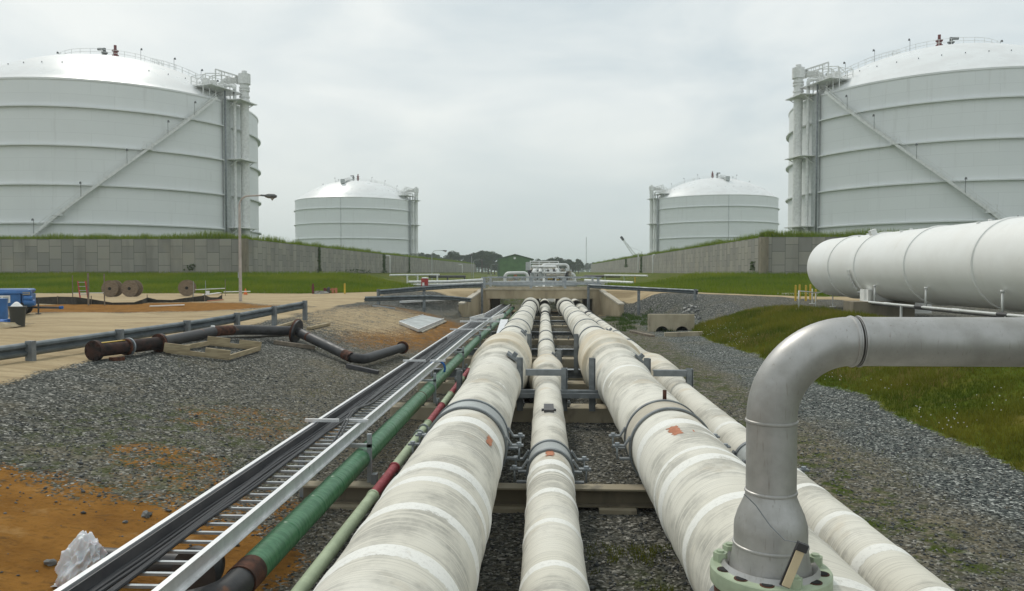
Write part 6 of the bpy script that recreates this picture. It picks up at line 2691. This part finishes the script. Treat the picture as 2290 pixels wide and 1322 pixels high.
# mound nearest the camera: denser close by
Pm = scatter(42000, 7.5, 16.0, 10, 26, is_turf)
clmp = .25 + 1.6 * fbm(Pm[:, 0] * 1.1, Pm[:, 1] * 1.1, 91) ** 1.5
blades("grass", Pm, .06, .22, .014, "grass_blade", .9, 3, "mown rough grass on the mound beside the gravel strip", clmp, fbm(Pm[:, 0] * .55 + 3, Pm[:, 1] * .4, 111, 5) * 2.4 - .75)
Pm = scatter(26000, 7.5, 16.0, 26, 47, is_turf)
clmp = .25 + 1.6 * fbm(Pm[:, 0] * .9, Pm[:, 1] * .9, 92) ** 1.5
blades("grass", Pm, .09, .30, .026, "grass_blade", .9, 2, "rough grass on the far end of the mound by the culvert", clmp, fbm(Pm[:, 0] * .55 + 3, Pm[:, 1] * .4, 111, 5) * 2.4 - .75)
Pm = scatter(16000, 8.3, 15.8, 11, 46, lambda x, y: is_turf(x, y) * sst(.48, .60, fbm(x * .6, y * .5, 94)))
blades("dry_grass", Pm, .07, .24, .016, "dry_grass", .9, 2, "straw coloured dead grass in patches on the mound")
# clover heads along the foot of the mound
Pf = scatter(26000, 7.7, 11.5, 11, 44, lambda x, y: is_turf(x, y) * (1 - sst(8.6, 10.5, x)) * sst(.45, .7, fbm(x * .8, y * .5, 95)) * .05)
nf = len(Pf)
s_ = rng.uniform(.010, .019, nf)
c_ = Pf + np.c_[np.zeros((nf, 2)), rng.uniform(.07, .16, nf)]
oc = np.array([[1, 0, 0], [0, 1, 0], [-1, 0, 0], [0, -1, 0], [0, 0, 1], [0, 0, -1]])
Vf = (c_[:, None, :] + oc[None] * s_[:, None, None]).reshape(-1, 3)
ft = np.array([[0, 1, 4], [1, 2, 4], [2, 3, 4], [3, 0, 4], [1, 0, 5], [2, 1, 5], [3, 2, 5], [0, 3, 5]])
Ff = (np.arange(nf)[:, None, None] * 6 + ft[None]).reshape(-1, 3)
o = np_mesh("clover_flowers", Vf, Ff, "petal")
tag(o, "tiny white flowers along the foot of the grassy mound", "flowers", kind="stuff")
# banks
Pb = scatter(60000, -75, -8, 60, 91, is_turf)
blades("grass", Pb, .12, .42, .05, "bank_grass", .8, 2, "green grass bank below the left retaining wall", .6 + .8 * fbm(Pb[:, 0] * .4, Pb[:, 1] * .4, 96), fbm(Pb[:, 0] * .16, Pb[:, 1] * .25, 112, 4) * 2.2 - .6)
Pb = scatter(42000, 5, 60, 59, 89.5, is_turf)
blades("grass", Pb, .12, .5, .05, "bank_grass", .8, 2, "green grass bank below the right retaining wall", .6 + .8 * fbm(Pb[:, 0] * .4, Pb[:, 1] * .4, 97), fbm(Pb[:, 0] * .16, Pb[:, 1] * .25, 113, 4) * 2.2 - .6)


# fringe on the wall tops
def fringe(x0, x1, y0, y1, n, wdt):
    x = rng.uniform(x0, x1, n)
    y = rng.uniform(y0, y1, n)
    return np.c_[x, y, np.full(n, 3.85)]


def fringe_obj(label, parts):
    Pq = np.concatenate([fringe(*q) for q in parts])
    hs = .45 + 1.15 * fbm(Pq[:, 0] * .35, Pq[:, 1] * .35, 98) ** 1.5
    return blades("grass", Pq, .35, 1.15, .07, "bank_grass", .55, 2, label, hs)


fringe_obj("shaggy grass along the top of the left retaining wall", [(-110, -36, 90.35, 92.6, 9500, 0), (-38.5, -36.35, 90.35, 400, 17000, 0)])
fringe_obj("shaggy grass along the top of the right retaining wall", [(25.3, 100, 88.35, 91, 9500, 0), (25.35, 27.6, 88.35, 400, 17000, 0)])
Pq = np.c_[rng.normal(26.0, .45, 150), rng.normal(89.2, .35, 150), np.full(150, 3.9)]
o = blades("shrub", Pq, .5, 1.15, .10, "bank_grass", .7, 3)
tag(o, "leafy clump on top of the right wall's corner", "shrub")
del o["kind"]
# weeds on the bank left of the culvert and in the gravel by the pipes
Pw = scatter(5200, 3.9, 10.5, 41, 57, lambda x, y: sst(.44, .66, fbm(x * 1.6, y * 1.1, 101, 3)) ** 1.6 * sst(3.9, 4.6, x) * (1 - sst(7.5, 9, x)))
Pw = np.concatenate([Pw, scatter(1500, 4.7, 7.5, 49, 58, lambda x, y: sst(.42, .62, fbm(x * 1.2, y * .9, 121, 3)) * (1 - sst(5.6, 7.2, x)))])
blades("weeds", Pw, .05, .26, .03, "ivy_leaf", 1.0, 3, "weeds on the gravel bank left of the culvert")
Pw = np.concatenate([scatter(5000, 3.5, 6.2, 8, 40, lambda x, y: sst(.60, .68, fbm(x * 1.6, y * .8, 102)) * .5), scatter(2500, .5, 1.5, 5.3, 9, lambda x, y: sst(.53, .62, fbm(x * 2.6, y * 1.6, 103))),
                     scatter(2600, -9, -4, 12, 30, lambda x, y: sst(.63, .70, fbm(x * 1.1, y * .7, 104)) * .4)])
blades("weeds", Pw, .02, .09, .010, "grass_blade", 1.2, 3, "sparse low weeds growing through the gravel")

# ivy on the wall joints
GI = "creepers in the joints of the retaining walls"


def ivy(label, x, y, z0, z1, nrm, wdt, n):
    r = np.random.default_rng(int(abs(x) * 10 + y))
    zz = r.uniform(z0, z1, n)
    ss = r.normal(0, wdt, n) * (.6 + .8 * (zz < z0 + 1))
    out = r.uniform(.02, .18, n)
    p = np.c_[x + nrm[0] * out + abs(nrm[1]) * ss, y + nrm[1] * out + abs(nrm[0]) * ss, zz]
    s = r.uniform(.06, .15, n)
    u = r.normal(0, 1, (n, 3))
    u /= np.linalg.norm(u, axis=1)[:, None]
    v = np.cross(u, r.normal(0, 1, (n, 3)))
    v /= np.linalg.norm(v, axis=1)[:, None]
    V = np.stack([p + u * s[:, None], p + v * s[:, None], p - u * s[:, None], p - v * s[:, None]], 1).reshape(-1, 3)
    o = np_mesh("ivy", V, np.arange(n * 4).reshape(-1, 4), "ivy_leaf", np.repeat(r.uniform(0, 1, n), 4))
    return tag(o, label, "ivy", GI)


ivy("dark creeper strip on the left wall nearest the lamp post", WL, 120.5, -.4, 3.9, (1, 0), .45, 420)
ivy("dark creeper strip beside the white bent pipe on the left wall", WL, 170, -.6, 3.9, (1, 0), 1.2, 620)
ivy("dark creeper strip on the left wall under the distant tank's riser", WL, 202, -.8, 3.9, (1, 0), .9, 500)
ivy("small creeper tuft on the front of the left wall near its corner", -42.5, WY, .2, .9, (0, -1), .16, 46)
ivy("low creeper at the foot of the left wall in its middle stretch", WL, 145, -.6, .5, (1, 0), 5, 260)
ivy("dark creeper strip beside the crane on the right wall", WR, 196, -.8, 3.9, (-1, 0), 1.3, 560)
ivy("hanging creeper clump on the far right wall", WR, 232, 1.4, 3.9, (-1, 0), 1.8, 420)
ivy("small yellowish creeper near the right wall's corner", WR, 92, .2, 1.2, (-1, 0), .3, 80)

# loose stones standing out of the gravel near the camera
n = 42000
x = rng.uniform(-8.5, 8.2, n)
y = 4.2 + 16 * rng.uniform(0, 1, n) ** 1.5
d_, s_m, g_, _, _ = masks(x, y)
ok = (rng.uniform(0, 1, n) > d_ * .93) & (s_m < .5) & (g_ < .5) & (np.abs(x) * .95 < y * .78)
x, y = x[ok], y[ok]
n = len(x)
r_ = rng.uniform(.007, .021, n) * (1 + .7 * (rng.uniform(0, 1, n) > .95))
oc = np.array([[1, 0, 0], [0, 1, 0], [-1, 0, 0], [0, -1, 0], [0, 0, 1], [0, 0, -1]], float)
jit = rng.uniform(.65, 1.35, (n, 6, 1))
rotz = rng.uniform(0, 6.28, n)
cx, sx_ = np.cos(rotz)[:, None], np.sin(rotz)[:, None]
ob = oc[None] * jit
ox = ob[..., 0] * cx - ob[..., 1] * sx_
oy = ob[..., 0] * sx_ + ob[..., 1] * cx
oz = ob[..., 2] * .7 + ob[..., 0] * .3
Vs = np.stack([x[:, None] + ox * r_[:, None] * 1.15, y[:, None] + oy * r_[:, None], (H(x, y) + r_ * .35)[:, None] + oz * r_[:, None]], -1).reshape(-1, 3)
Fs = (np.arange(n)[:, None, None] * 6 + ft[None]).reshape(-1, 3)
t = NT("loose_stone")
at = t.n("ShaderNodeAttribute", attribute_name="tint")
rp_ = t.n("ShaderNodeValToRGB")
e = rp_.color_ramp.elements
e[0].color = (.05, .056, .06, 1)
e[1].color = (.34, .335, .31, 1)
q = e.new(.6)
q.color = (.125, .13, .128, 1)
q = e.new(.8)
q.color = (.20, .185, .15, 1)
t.l(at.outputs["Fac"], rp_.inputs[0])
t.l(rp_.outputs[0], t.p.inputs["Base Color"])
t.p.inputs["Roughness"].default_value = .9
MATS["loose_stone"] = t.m
o = np_mesh("gravel", Vs, Fs, "loose_stone", np.repeat(rng.uniform(0, 1, n), 6))
tag(o, "loose crushed stones lying on the gravel bed", "gravel", kind="stuff")

# ------------------------------------------------------------------ damp air
hm = bpy.data.materials.new("damp_air")
hm.use_nodes = True
hm.node_tree.nodes.clear()
ho = hm.node_tree.nodes.new("ShaderNodeOutputMaterial")
hv = hm.node_tree.nodes.new("ShaderNodeVolumePrincipled")
hv.inputs["Color"].default_value = (.86, .93, .96, 1)
hv.inputs["Density"].default_value = .0004
hm.node_tree.links.new(hv.outputs[0], ho.inputs["Volume"])
MATS["damp_air"] = hm
m = MB()
m.box((0, 4000, 23), (10400, 8400, 62))
o = m.build("haze", "damp_air")
o["kind"] = "stuff"

SC.cycles.use_denoising = True
SC.cycles.max_bounces = 6
SC.cycles.transparent_max_bounces = 4
SC.cycles.volume_bounces = 1
